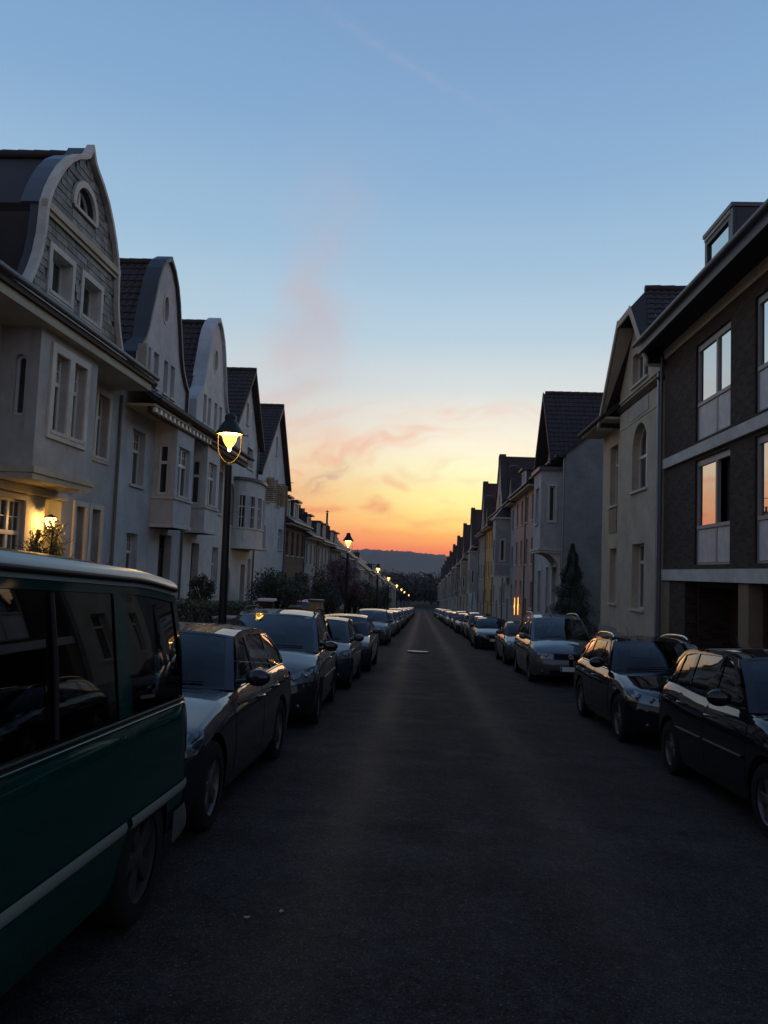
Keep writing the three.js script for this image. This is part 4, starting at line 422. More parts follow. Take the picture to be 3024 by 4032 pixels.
// ---- further row houses down the street
function rowHouse(o) {
  const { s, z0, z1, eave, mat } = o, X = o.X ?? (s > 0 ? -9.4 : 7), zc = (z0 + z1) / 2, h = house(s, X, zc, o.name || 'row_house', o.label, o.group || 'row houses down the street'), g0 = gy(zc), Y0 = g0 - 1.2, W = z1 - z0, n = o.n ?? Math.max(2, Math.round(W / 2.6)), floors = o.floors ?? Math.max(1, Math.floor((eave - g0 - 1.2) / 2.9)), wn = [];
  for (let f = 0; f < floors; f++) for (let i = 0; i < n; i++) { const c = z0 + W * (i + 0.5) / n, yb = eave - 0.55 - 1.75 - (floors - 1 - f) * ((eave - g0 - 1.6) / floors); if (f === 0 && i === (o.doorAt ?? 1)) continue; wn.push([c - 0.52, c + 0.52, yb, yb + 1.7]); }
  const dc = z0 + W * ((o.doorAt ?? 1) + 0.5) / n, dr = [dc - 0.55, dc + 0.55, g0 + (s > 0 ? 0.9 : 0.25), g0 + (s > 0 ? 3.3 : 2.7)];
  wall(h, 'front_wall', rectPts(z0, z1 - 0.004, Y0, eave + 0.3), [...wn.map(w => hole(...w)), hole(...dr)], 0, 0.3, mat); shell(h, z0, z1 - 0.004, Y0, eave + 0.2, -8, -0.3, mat);
  for (const w of wn) win(h, ...w, { pane: M.farGlass, bars: 0, recess: 0.18, frame: o.frame || M.frame, surround: o.surround ? 0.1 : 0 }); door(h, ...dr, { mat: o.doorMat || M.brown });
  const rg = o.ridge ?? eave + 3.4; streetRoof(h, z0, z1 - 0.01, eave, rg, 0.5, -4, o.roof || M.roof, { far: 1 }); ublk(h, 'soffit', z0, z1 - 0.01, eave - 0.22, eave - 0.12, 0.003, 0.5, M.trimBeige); gutter(h, z0, z1 - 0.02, eave - 0.02, 0.58);
  { const G = slab([[0.4, eave], [-4, rg - 0.1], [-8.2, eave]].map(([a, b]) => [s * a, h.y(b)]), [], -0.15, 0); G.rotateY(-s * Math.PI / 2); G.translate(h.a(z0 + 0.02), 0, 0); part(h.g, 'end_gable', G, mat); }
  if (o.gable) { const [c, w, ap, cop] = o.gable; const hf = [[0, ap], [w * 0.2, ap - 0.03], [w * 0.24, ap - 0.9], [w * 0.5, lerp(ap, eave, 0.42)], [w * 0.62, lerp(ap, eave, 0.62)], [w * 0.95, lerp(ap, eave, 0.82)], [w, eave + 0.2], [w, eave - 0.1]]; gableBody(h, hf, c, 0.12, 4, mat, cop || M.roof, o.roof || M.roof, [hole(c - 0.5, c + 0.5, eave + 0.5, eave + 1.7)], 0.14, 0.1); win(h, c - 0.5, c + 0.5, eave + 0.5, eave + 1.7, { d: 0.12, pane: M.farGlass }); }
  for (const c of o.dormers || []) { const G = new THREE.Group(); G.name = 'dormer'; h.g.add(G); const dm = o.dormMat || M.slateDark; part(G, 'front', slab(uy(h, rectPts(c - 0.9, c + 0.9, eave + 0.35, eave + 1.75)), [uy(h, rectPts(c - 0.75, c - 0.04, eave + 0.55, eave + 1.6)), uy(h, rectPts(c + 0.04, c + 0.75, eave + 0.55, eave + 1.6))], -0.3, -0.2), M.frame); for (const q of [c - 0.9, c + 0.8]) part(G, 'cheek', ub(h, q, q + 0.1, eave + 0.35, eave + 1.75, -2.6, -0.302), dm); part(G, 'pane', ub(h, c - 0.76, c + 0.76, eave + 0.5, eave + 1.62, -0.28, -0.27), M.farGlass); part(G, 'dormer_roof', ub(h, c - 1.05, c + 1.05, eave + 1.752, eave + 1.88, -2.8, 0.05), dm); }
  for (const [c, hh] of o.chimneys || []) { ublk(h, 'chimney', c - 0.4, c + 0.4, rg - 1.2, rg + hh, -3.6, -2.9, M.brick); part(h.g, 'chimney_pot', lathe([[0.1, 0], [0.1, 0.35], [0.13, 0.4], [0.08, 0.4]], 8), M.brickTan).position.set(h.a(c), h.y(rg + hh), -3.25); }
  if (o.bay) { const [b0, b1, d, yb, yt, hood] = o.bay; bay(h, b0, b1, d, yb, yt, mat, [hole(b0 + 0.5, b1 - 0.5, yb + 1.2, yb + 2.9)], [rectPts(d * 0.36, d * 0.64, yb + 1.2, yb + 2.9)], 0.18); win(h, b0 + 0.5, b1 - 0.5, yb + 1.2, yb + 2.9, { d, pane: M.farGlass }); win(h, d * 0.36, d * 0.64, yb + 1.2, yb + 2.9, { face: b0, vert: 0, trans: 0, pane: M.farGlass, recess: 0.1, surround: 0.08 }); ublk(h, 'bay_moulding', b0 - 0.08, b1 + 0.08, yb - 0.14, yb, 0.004, d + 0.08, M.trim); ublk(h, 'bay_moulding', b0 - 0.03, b1 + 0.03, yb + 0.9, yb + 0.98, 0.004, d + 0.04, M.trim); ublk(h, 'bay_cornice', b0 - 0.12, b1 + 0.12, yt, yt + 0.14, 0.004, d + 0.14, M.trim); if (hood) slopeHip(h, b0 - 0.1, b1 + 0.1, yt + 0.145, hood, d + 0.1); }
  for (const u of o.pipes || [z1 - 0.3]) pipe(h, u, g0 + 0.2, eave - 0.2, 0.06); return h;
}
function slopeHip(h, b0, b1, Y0, rise, d) { const m = 0.55, P = (u, Y, z) => [h.a(u), h.y(Y), z]; slope4(h, 'bay_roof', P(b0, Y0, d), P(b1, Y0, d), P(b1 - m, Y0 + rise, d * 0.45), P(b0 + m, Y0 + rise, d * 0.45), 0.05, M.slateDark); slope4(h, 'bay_roof', P(b0, Y0, 0.01), P(b0, Y0, d), P(b0 + m, Y0 + rise, d * 0.45), P(b0 + m, Y0 + rise, 0.01), 0.05, M.slateDark); }
const RWN = ['white', 'bluish grey', 'cream', 'greenish grey', 'dusky pink', 'bright white', 'stone grey'], RW = [[0.4, 0.4, 0.39], [0.35, 0.36, 0.37], [0.4, 0.36, 0.3], [0.3, 0.32, 0.29], [0.36, 0.29, 0.24], [0.42, 0.42, 0.42], [0.28, 0.26, 0.24]].map(c => plaster(...c)), pink = plaster(0.46, 0.31, 0.27), ochre = plaster(0.5, 0.3, 0.08);
const GL = 'row houses stepping down on the street lamp side', GR = 'row houses stepping down opposite the street lamps';
rowHouse({ s: 1, z0: 52.65, z1: 62, eave: 4.75, ridge: 7.9, mat: M.brickTan, name: 'brick_row_house', label: 'brown brick row house with twin dormer behind dark bushes', group: GL, dormers: [54.8, 58.6], chimneys: [[61.2, 0.5]], n: 4, floors: 2, frame: M.frame, roof: M.roofGrey });
rowHouse({ s: 1, z0: 62, z1: 69.2, eave: 4.2, ridge: 7.2, mat: RW[5], label: 'small white row house next to the brown brick one', group: GL, n: 3, floors: 2, roof: M.roofGrey, dormers: [65.5], chimneys: [[63.2, 0.2]] });
rowHouse({ s: 1, z0: 69.2, z1: 79.5, eave: 4.05, ridge: 7.0, mat: RW[0], label: 'cream row house behind the mauve blossoming shrub', group: GL, n: 4, floors: 2, roof: M.roofGrey, dormers: [71.6, 75.8], chimneys: [[79, 0.6], [70, 0.1]] });
{ let z = 79.5, k = 0; while (z < 290) { const w = [9.5, 11, 8.5, 10, 12][k % 5]; rowHouse({ s: 1, z0: z, z1: z + w, eave: gy(z + w / 2) + [7.6, 7.2, 7.9, 6.8][k % 4], ridge: gy(z + w / 2) + [11.0, 10.4, 11.6, 10.0][k % 4], mat: RW[(k * 3 + 2) % 7], label: `distant ${RWN[(k * 3 + 2) % 7]} row house ${k % 3 === 0 ? 'with a dormer' : 'without dormer'} and ${k % 2 ? 'brown' : 'grey'} roof on the street lamp side`, group: GL, n: 3, floors: 2, roof: k % 2 ? M.roof : M.roofGrey, dormers: k % 3 === 0 ? [z + w * 0.3, z + w * 0.72] : [], chimneys: k % 2 ? [[z + w * 0.7, 0.9]] : [[z + w * 0.25, 0.3]] }); z += w + (k % 4 === 3 ? 9 : 0.02); k++; } }
rowHouse({ s: -1, z0: 49.85, z1: 61, eave: 7.6, ridge: 10.6, mat: pink, name: 'pink_row_house', label: 'pink plastered row house with a wide white dormer', group: GR, n: 4, floors: 3, dormers: [58.2], pipes: [50.1, 54.6] });
rowHouse({ s: -1, z0: 61, z1: 69.5, eave: 7.4, ridge: 11.0, mat: RW[1], label: 'grey row house with square bay under a small hipped metal roof', group: GR, n: 3, floors: 3, bay: [64.2, 66.6, 1.2, 1.6, 6.2, 0.9], roof: M.roofGrey, gable: [63.6, 1.7, 10.4] });
rowHouse({ s: -1, z0: 69.5, z1: 79.5, eave: 7.3, ridge: 10.4, mat: RW[2], label: 'row house with tall stepped gable next to the hipped bay', group: GR, n: 3, gable: [73, 3.6, 12.7, M.roof] });
rowHouse({ s: -1, z0: 79.5, z1: 89, eave: 6.6, ridge: 9.6, mat: ochre, label: 'ochre row house between stepped gables', group: GR, n: 3, roof: M.roofRed, gable: [86.8, 2, 10.2] });
rowHouse({ s: -1, z0: 89, z1: 99.5, eave: 6.4, ridge: 9.4, mat: RW[6], label: 'stone grey row house with a tall stepped gable', group: GR, n: 3, gable: [92.4, 3.2, 12.4, M.roof], roof: M.roofRed });
{ let z = 99.5, k = 0; while (z < 300) { const w = [10, 12, 9.5, 11, 13][k % 5], ap = 16.6 - z * 0.002; rowHouse({ s: -1, z0: z, z1: z + w, eave: gy(z + w / 2) + [10, 9.4, 10.4, 9.7][k % 4], ridge: gy(z + w / 2) + [13, 12.4, 13.6, 12.8][k % 4], mat: RW[(k * 2 + 5) % 7], label: `distant tall ${RWN[(k * 2 + 5) % 7]} row house with ${k % 2 ? 'stepped gable and red roof' : 'square bay and dark roof'} opposite the street lamps`, group: GR, n: 3, floors: 3, roof: k % 2 ? M.roofRed : M.roof, gable: k % 2 ? [z + w * 0.45, 3, gy(z + w / 2) + ap] : null, bay: k % 2 ? null : [z + 3, z + 5.4, 1.0, gy(z) + 3.8, gy(z) + 9, 0.8] }); z += w + 0.02; k++; } }
// ---------------------------------------------------------------- cars
const paintOf = (r, g, b, o = {}) => new THREE.MeshPhysicalMaterial({ color: C(r, g, b), roughness: 0.5, metalness: 0, specularIntensity: 0, clearcoat: 1, clearcoatRoughness: 0.02, side: THREE.DoubleSide, ...o });
const CM = {
  screen: new THREE.MeshPhysicalMaterial({ color: C(0.3, 0.36, 0.36), roughness: 0.02, transmission: 1, thickness: 0, ior: 1.52, side: THREE.DoubleSide }),
  glass: new THREE.MeshPhysicalMaterial({ color: C(0.42, 0.46, 0.46), roughness: 0.02, transmission: 1, thickness: 0, ior: 1.95, side: THREE.DoubleSide }),
  tint: new THREE.MeshPhysicalMaterial({ color: C(0.1, 0.11, 0.1), roughness: 0.02, transmission: 1, thickness: 0, ior: 1.7, side: THREE.DoubleSide }),
  lens: new THREE.MeshPhysicalMaterial({ color: C(0.85, 0.87, 0.88), roughness: 0.03, transmission: 1, thickness: 0, ior: 1.5, side: THREE.DoubleSide }),
  reflector: std(C(0.3, 0.31, 0.33), 0.2, { metalness: 0.9 }), chrome: std(C(0.6, 0.6, 0.6), 0.12, { metalness: 1 }), rubber: new THREE.MeshPhysicalMaterial({ color: C(0.012, 0.012, 0.012), roughness: 0.9, specularIntensity: 0.25, side: THREE.DoubleSide }), plastic: new THREE.MeshPhysicalMaterial({ color: C(0.012, 0.012, 0.013), roughness: 0.6, specularIntensity: 0.45, side: THREE.DoubleSide }), rim: std(C(0.1, 0.095, 0.09), 0.5, { metalness: 0.6 }), rimDark: std(C(0.012, 0.012, 0.012), 0.8), fog: std(C(0.1, 0.1, 0.105), 0.2, { metalness: 0.8 }), bowl: std(C(0.2, 0.21, 0.22), 0.3, { metalness: 0.85 }), inside: std(C(0.02, 0.02, 0.022), 0.95), seat: std(C(0.035, 0.035, 0.038), 0.95),
  plate: std(C(0.62, 0.62, 0.6), 0.4), euro: std(C(0.02, 0.05, 0.25), 0.4), red: new THREE.MeshPhysicalMaterial({ color: C(0.25, 0.01, 0.01), roughness: 0.1, clearcoat: 1 }), amber: new THREE.MeshPhysicalMaterial({ color: C(0.5, 0.2, 0.02), roughness: 0.15 }),
};
const curve = pts => v => { // monotone cubic through points [t, value]
  if (v <= pts[0][0]) return pts[0][1]; const n = pts.length; if (v >= pts[n - 1][0]) return pts[n - 1][1]; let i = 1; while (pts[i][0] < v) i++; const sl = k => k <= 0 || k >= n - 1 ? (k <= 0 ? (pts[1][1] - pts[0][1]) / (pts[1][0] - pts[0][0]) : (pts[n - 1][1] - pts[n - 2][1]) / (pts[n - 1][0] - pts[n - 2][0])) : (() => { const a = (pts[k][1] - pts[k - 1][1]) / (pts[k][0] - pts[k - 1][0]), b = (pts[k + 1][1] - pts[k][1]) / (pts[k + 1][0] - pts[k][0]); return a * b <= 0 ? 0 : 2 * a * b / (a + b); })();
  const h = pts[i][0] - pts[i - 1][0], t = (v - pts[i - 1][0]) / h, m0 = sl(i - 1) * h, m1 = sl(i) * h; return (2 * t ** 3 - 3 * t * t + 1) * pts[i - 1][1] + (t ** 3 - 2 * t * t + t) * m0 + (-2 * t ** 3 + 3 * t * t) * pts[i][1] + (t ** 3 - t * t) * m1;
};
// s runs from the front bumper (0) to the rear (L); y above the road; x to either side
function makeCar(p) {
  const g = new THREE.Group(), { L, W } = p, hw = W / 2, lod = p.lod || 0, zf = L / 2, N = lod ? 0.6 : 1;
  const profP = curve(p.prof || [[0, 0.95], [0.12, 0.975], [0.45, 1.0], [0.7, 0.992], [0.86, 0.968], [0.95, 0.93], [1, 0.885]]), yS = p.sill ?? 0.2;
  const top = curve(p.top), belt = curve(p.belt), ptf = p.pf ?? 2.7, ptr = p.pr ?? 3, af = p.af ?? 0.62, ar = p.ar ?? 0.5;
  const sup = (t, q) => Math.pow(Math.max(0, 1 - Math.pow(1 - clamp(t), q)), 1 / q), wm = s => Math.min(sup(s / af, ptf), sup((L - s) / ar, ptr));
  const noseR = p.nose || 0.16, tailR = p.tail || 0.08;
  const rake = (s, y) => (s < 1.2 ? noseR * Math.pow(Math.abs(y - 0.48) / 0.4, 1.7) * (1 - s / 1.2) : 0) - (s > L - 1 ? tailR * Math.pow(Math.max(0, y - 0.55) / 0.4, 1.4) * (1 - (L - s) / 1) : 0);
  const arch = s => { let y = yS + (s < 0.25 ? 0.04 : 0); for (const c of p.axles) { const d = s - c, r = p.rw + 0.055; if (Math.abs(d) < r) y = Math.max(y, Math.min(p.archMax ?? 9, p.rw + Math.sqrt(r * r - d * d))); } return y; };
  const side = (s, y) => { const b = belt(s), t = clamp((y - yS) / (b - yS)); return hw * profP(t) * wm(s) * (1 - 0.012 * ((s - L / 2) / (L / 2)) ** 2); };
  const pt = (s, y, x) => [x, y, zf - (s + rake(s, y))];
  // stations
  const st = new Set(); const addR = (a, b, n) => { for (let i = 0; i <= n; i++) st.add(+(lerp(a, b, i / n)).toFixed(4)); };
  for (let i = 0; i <= 14 * N; i++) st.add(+(af * (1 - Math.cos(i / (14 * N) * Math.PI / 2)) + 1e-4).toFixed(4)); for (let i = 0; i <= 10 * N; i++) st.add(+(L - ar * (1 - Math.cos(i / (10 * N) * Math.PI / 2)) - 1e-4).toFixed(4)); addR(af, L - ar, Math.round(26 * N)); for (const c of p.axles) for (let i = 0; i <= 16 * N; i++) st.add(+(c + (p.rw + 0.055) * 0.9995 * Math.cos(Math.PI * i / (16 * N))).toFixed(4));
  const S = [...st].sort((a, b) => a - b).filter((v, i, a) => i === 0 || v - a[i - 1] > 0.004), nr = Math.round(13 * N), nt = 7;
  const isTop = s => s < p.cowl + 0.16 || s > p.deck - 0.1, P = [], U = [], I = [], row = 2 * (nr + 1 + nt) - 1;
  for (const s of S) { const half = [], b = belt(s), y0 = Math.min(arch(s), b - 0.02), tp = Math.max(top(s), b); for (let j = 0; j <= nr; j++) { const y = lerp(y0, b, Math.pow(j / nr, 0.85)); half.push(pt(s, y, side(s, y))); } const xs = side(s, b); for (let k = 1; k <= nt; k++) { const t = k / nt, x = xs * (1 - t), y = b + (tp - b) * (1 - Math.pow(1 - t, 2.2)); half.push(pt(s, y, x)); } for (const q of half) { P.push(...q); U.push(q[2], q[1]); } for (const q of half.slice(0, -1).reverse()) { P.push(-q[0], q[1], q[2]); U.push(q[2], q[1]); } }
  for (let i = 0; i < S.length - 1; i++) for (let j = 0; j < row - 1; j++) { const inTop = j >= nr && j < row - 1 - nr; if (inTop && !(isTop(S[i]) && isTop(S[i + 1]))) continue; const a = i * row + j, b = a + row; I.push(a, a + 1, b + 1, a, b + 1, b); }
  const bg = new THREE.BufferGeometry(); bg.setAttribute('position', new THREE.Float32BufferAttribute(P, 3)); bg.setAttribute('uv', new THREE.Float32BufferAttribute(U, 2)); bg.setIndex(I); bg.computeVertexNormals(); part(g, 'body', bg, p.paint);
  // greenhouse
  const wb = s => side(s, belt(s)) - 0.004, roofC = curve(p.roof), wr = p.wr ?? hw * 0.7, cr = p.crown ?? 0.045, bC = p.bowC ?? 0.26, bR = p.bowR ?? 0.12, r0 = p.roof[0][0], r1 = p.roof.at(-1)[0], cS = p.cowl, rS = p.deck, bRe = p.bowRear ?? 0.16;
  const wrf = s => wr * (1 - (p.rtaper ?? 0.05) * Math.pow(clamp((s - r0) / (r1 - r0)), 2)), yE = s => roofC(s) - cr;
  const fT = [r0 + bR, yE(r0)], fB = [cS + bC, belt(cS + bC)], rT = [r1 - bR * 0.6, yE(r1)], rB = [rS - bRe, belt(rS - bRe)];
  const edge = s => s < fT[0] ? lerp(fB[1], fT[1], (s - fB[0]) / (fT[0] - fB[0])) : s > rT[0] ? lerp(rB[1], rT[1], (s - rB[0]) / (rT[0] - rB[0])) : yE(s);
  const gx = (s, y) => { const b = belt(s), e = yE(clamp(s, r0, r1)), t = clamp((y - b) / (e - b)); return lerp(wb(s), wrf(clamp(s, r0, r1)), t) + 0.028 * Math.sin(Math.PI * t) * (p.bulge ?? 1); };
  const mapSide = (geo, sg, off) => { const q = geo.attributes.position, nn = geo.attributes.normal; for (let i = 0; i < q.count; i++) { const s = q.getX(i), y = q.getY(i), x = gx(s, y), dx = (gx(s, y + 0.01) - gx(s, y - 0.01)) / 0.02, ds = (gx(s + 0.02, y) - gx(s - 0.02, y)) / 0.04; const n = new THREE.Vector3(sg, -dx, ds * 1).normalize(); q.setXYZ(i, sg * (x - off), y, zf - s); nn.setXYZ(i, n.x, n.y, n.z); } return geo; };
  const flip = (geo, sg) => { if (sg < 0) { const ix = geo.index.array; for (let i = 0; i < ix.length; i += 3) { const t = ix[i]; ix[i] = ix[i + 1]; ix[i + 1] = t; } } return geo; };
  const outline = []; for (let i = 0; i <= 6; i++) outline.push([lerp(fB[0], fT[0], i / 6), lerp(fB[1], fT[1], i / 6)]); for (let i = 1; i <= 10; i++) { const s = lerp(fT[0], rT[0], i / 10); outline.push([s, yE(s)]); } for (let i = 1; i <= 5; i++) outline.push([lerp(rT[0], rB[0], i / 5), lerp(rT[1], rB[1], i / 5)]); for (let i = 1; i < 12; i++) { const s = lerp(rB[0], fB[0], i / 12); outline.push([s, belt(s) - 0.004]); }
  const wpoly = p.windows.map(([a, b]) => { const up = [], lo = []; for (let i = 0; i <= 12; i++) { const s = lerp(a, b, i / 12), t = Math.min(edge(clamp(s - 0.05, fB[0], rB[0])), edge(clamp(s, fB[0], rB[0])), edge(clamp(s + 0.05, fB[0], rB[0]))) - (p.rail ?? 0.05), bb = belt(s) + 0.02; if (t > bb + 0.015) { up.push([s, t]); lo.push([s, bb]); } } return [...lo, ...up.reverse()]; });
  for (const sg of [1, -1]) { const s0 = shapeOf(outline); for (const w of wpoly) s0.holes.push(shapeOf(w)); part(g, 'side_frame', flip(mapSide(new THREE.ShapeGeometry(s0), sg, 0), sg), p.frameMat || p.paint); for (const w of wpoly) part(g, 'side_window', flip(mapSide(new THREE.ShapeGeometry(shapeOf(w)), sg, 0.008), sg), p.sideGlass || CM.glass); if (p.chromeLine) { const c = []; for (let i = 0; i <= 16; i++) { const s = lerp(p.windows[0][0], p.windows.at(-1)[1], i / 16), y = belt(s) + 0.012; c.push([sg * (gx(s, y) + 0.004), y, zf - s]); } part(g, 'trim_strip', tube(c, 0.009, 24, 5), CM.chrome); } }
  const wsP = (u, v) => { const a = Math.abs(u), x0 = wb(cS + bC), x1 = wrf(r0), B = [u * x0, lerp(top(cS), belt(cS + bC), a * a) + 0.004, cS + bC * a * a], T = [u * x1, roofC(r0) - cr * Math.pow(a, 2.6), r0 + bR * a * a], k = 0.03 * Math.sin(Math.PI * v); return [lerp(B[0], T[0], v), lerp(B[1], T[1], v) + k * 0.8, zf - (lerp(B[2], T[2], v) - k * 0.5)]; };
  const rwP = (u, v) => { const a = Math.abs(u), x0 = wb(rS - bRe), x1 = wrf(r1), B = [u * x0, lerp(Math.max(top(rS), belt(rS)), belt(rS - bRe), a * a) + 0.004, rS - bRe * a * a], T = [u * x1, roofC(r1) - cr * Math.pow(a, 2.6), r1 - bR * 0.6 * a * a], k = 0.02 * Math.sin(Math.PI * v); return [lerp(B[0], T[0], v), lerp(B[1], T[1], v) + k, zf - (lerp(B[2], T[2], v) + k * 0.5)]; };
  for (const [f, nm, ui, v0, v1] of [[wsP, 'windscreen', 0.9, 0.03, 0.95], [rwP, 'rear_window', p.rwU ?? 0.82, p.rwV ?? 0.12, 0.9]]) { const sub = (a, b, c, d, nu, nv, off) => grid(nu, nv, (u, v) => { const q = f(lerp(a, b, u), lerp(c, d, v)); return [q[0], q[1] - (off || 0), q[2]]; }); part(g, nm, sub(-ui, ui, v0, v1, 14, 6, 0.004), nm === 'windscreen' ? CM.screen : p.sideGlass || CM.glass); part(g, nm === 'windscreen' ? 'pillar' : 'tailgate_frame', [sub(-1, -ui, 0, 1, 2, 6), sub(ui, 1, 0, 1, 2, 6), sub(-ui, ui, v1, 1, 12, 1), sub(-ui, ui, 0, v0, 12, 1)], p.paint); }
  part(g, 'roof', grid(16, 12, (u, v) => { const s = lerp(r0, r1, v), a = u * 2 - 1, b = Math.abs(a); return [a * wrf(s), roofC(s) - cr * Math.pow(b, 2.6), zf - (s + lerp(bR, -bR * 0.6, v) * b * b)]; }), p.roofSheenPaint || p.paint);
  // inside
  const cz = zf - (cS + 0.55), sy = p.seatY ?? 0.5, I0 = [box(-hw * 0.86, hw * 0.86, yS, yS + 0.12, zf - (rS - 0.1), zf - cS), box(-hw * 0.8, hw * 0.8, 0.55, belt(cS + 0.3) - 0.07, zf - cS - 0.5, zf - cS - 0.12), box(-hw * 0.86, -hw * 0.8, yS, belt(L / 2) - 0.1, zf - rS + 0.1, zf - cS - 0.2), box(hw * 0.8, hw * 0.86, yS, belt(L / 2) - 0.1, zf - rS + 0.1, zf - cS - 0.2)]; part(g, 'cabin_lining', I0, CM.inside);
  const rows = lod > 1 ? [] : [[-0.36, 1.15], [0.36, 1.15], ...(p.rows || [[-0.4, 2.0], [0.4, 2.0]])]; for (const [x, ds] of rows) { const z = zf - cS - ds; part(g, 'seat', [rbox(x - 0.24, x + 0.24, yS + 0.16, sy, z, z + 0.5, 0.06), rbox(x - 0.23, x + 0.23, sy - 0.02, sy + 0.52, z - 0.12, z + 0.06, 0.06), rbox(x - 0.12, x + 0.12, sy + 0.55, sy + 0.7, z - 0.1, z - 0.02, 0.04)], CM.seat); }
  if (lod < 2) { const sw = new THREE.TorusGeometry(0.18, 0.016, 8, 24); sw.rotateX(-0.4); sw.translate(0.36, sy + 0.32, zf - cS - 0.62); part(g, 'steering_wheel', sw, CM.inside); }
  // underside and wheel housings
  part(g, 'underbody', [box(-hw * 0.86, hw * 0.86, yS - 0.02, yS + 0.1, -zf + 0.35, zf - 0.4), ...p.axles.map(c => box(-hw * 0.62, hw * 0.62, yS + 0.1, p.rw * 2 + 0.12, zf - c - p.rw - 0.1, zf - c + p.rw + 0.1))], CM.plastic);
  for (const c of p.axles) for (const sg of [-1, 1]) { const r = p.rw + 0.05; part(g, 'wheel_arch', grid(14, 1, (u, v) => { const a = Math.PI * u; return [sg * lerp(hw * 0.6, hw * 0.965, v), p.rw + Math.max(-0.1, Math.sin(a)) * r, zf - c + Math.cos(a) * r]; }), CM.plastic); g.add(wheel(p, sg, zf - c, hw)); }
  // doors: panels set a few millimetres proud, with real gaps between them
  if (lod === 0) for (const [a, b] of p.doors || []) for (const sg of [1, -1]) { const D = new THREE.Group(); D.name = 'door'; g.add(D); const yb = yS + 0.08, dg = grid(14, 12, (u, v) => { const s = lerp(a, b, u), y0 = Math.max(yb, arch(s) + 0.03), y = lerp(y0, belt(s) - 0.008, v); return [sg * (side(s, y) + 0.005), y, zf - s - rake(s, y)]; }); part(D, 'skin', dg, p.paint); part(D, 'edge', [grid(1, 12, (u, v) => { const y = lerp(Math.max(yb, arch(a) + 0.03), belt(a) - 0.008, v); return [sg * (side(a, y) - 0.002 + u * 0.007), y, zf - a]; }), grid(1, 12, (u, v) => { const y = lerp(Math.max(yb, arch(b) + 0.03), belt(b) - 0.008, v); return [sg * (side(b, y) - 0.002 + u * 0.007), y, zf - b]; })], CM.plastic); const hs = b - 0.16, hy = belt(hs) - 0.13; part(D, 'handle', tube([[sg * (side(hs, hy) + 0.004), hy, zf - hs - 0.09], [sg * (side(hs, hy) + 0.04), hy + 0.005, zf - hs - 0.06], [sg * (side(hs, hy) + 0.04), hy + 0.005, zf - hs + 0.06], [sg * (side(hs, hy) + 0.004), hy, zf - hs + 0.09]], 0.013, 12, 6), p.handleMat || p.paint); if (p.strip) { const c = []; for (let i = 0; i <= 8; i++) { const s = lerp(a + 0.03, b - 0.03, i / 8); c.push([sg * (side(s, p.strip) + 0.012), p.strip, zf - s]); } part(D, 'rub_strip', tube(c, 0.016, 14, 6), CM.plastic); } }
  // mirrors
  for (const sg of [1, -1]) { const s = p.mirror ?? cS + bC + 0.28, y = belt(s) + 0.07, x = gx(s, y), G = new THREE.Group(); G.name = 'mirror'; g.add(G); const e = new THREE.SphereGeometry(1, 14, 10); e.scale(0.115, 0.078, 0.07); e.translate(sg * (x + 0.16), y + 0.02, zf - s); part(G, 'housing', [e, rod([sg * (x - 0.02), y - 0.03, zf - s], [sg * (x + 0.1), y, zf - s], 0.022)], p.mirrorMat || p.paint); const q = new THREE.CircleGeometry(1, 16); q.scale(0.095, 0.06, 1); q.rotateY(Math.PI); q.translate(sg * (x + 0.16), y + 0.02, zf - s - 0.067); part(G, 'mirror_glass', q, CM.chrome); }
  // front and rear fittings, laid on the surface: f(x, y) -> s by inverting the plan curve
  const front = (x, y, off = 0) => { const w = clamp(Math.abs(x) / (hw * profP(clamp((y - yS) / (belt(0.3) - yS)))), 0, 0.995), s = af * (1 - Math.pow(1 - Math.pow(w, ptf), 1 / ptf)); return [x, y, zf - s - rake(s, y) + off]; };
  const rear = (x, y, off = 0) => { const w = clamp(Math.abs(x) / (hw * profP(clamp((y - yS) / (belt(L - 0.3) - yS)))), 0, 0.995), s = L - ar * (1 - Math.pow(1 - Math.pow(w, ptr), 1 / ptr)); return [x, y, zf - s - rake(s, y) - off]; };
  const patch = (fn, x0, x1, y0, y1, off, nu = 8, nv = 4) => grid(nu, nv, (u, v) => { const x = lerp(x0, x1, u), a = typeof y0 === 'function' ? y0(u) : y0, b = typeof y1 === 'function' ? y1(u) : y1; return fn(x, lerp(a, b, v), off); });
  for (const sg of [1, -1]) { const q = p.lamp, G = new THREE.Group(); G.name = 'headlight'; g.add(G); const lo = u => lerp(q.yi0, q.yo0, u), hi = u => lerp(q.yi1, q.yo1, u); part(G, 'lens', patch(front, sg * q.xi, sg * q.xo, lo, hi, 0.012, 12, 5), CM.lens); part(G, 'bowl', patch(front, sg * q.xi, sg * q.xo, lo, hi, 0.004, 10, 4), CM.bowl); for (const t of [0.32, 0.68]) { const x = sg * lerp(q.xi, q.xo, t), y = (lo(t) + hi(t)) / 2, c = front(x, y, 0.007), r = new THREE.TorusGeometry((hi(t) - lo(t)) * 0.3, 0.008, 8, 18); r.translate(...c); const dk = new THREE.SphereGeometry((hi(t) - lo(t)) * 0.24, 10, 6); dk.scale(1, 1, 0.25); dk.translate(...c); part(G, 'reflector', [r, dk], CM.reflector); }
    const T = new THREE.Group(); T.name = 'tail_light'; g.add(T); const tl = p.tailLamp || { xi: hw * 0.62, xo: hw * 0.96, y0: 0.72, y1: 0.9 }; part(T, 'lens', patch(rear, sg * tl.xi, sg * tl.xo, tl.y0, tl.y1, 0.01, 8, 4), CM.red); }
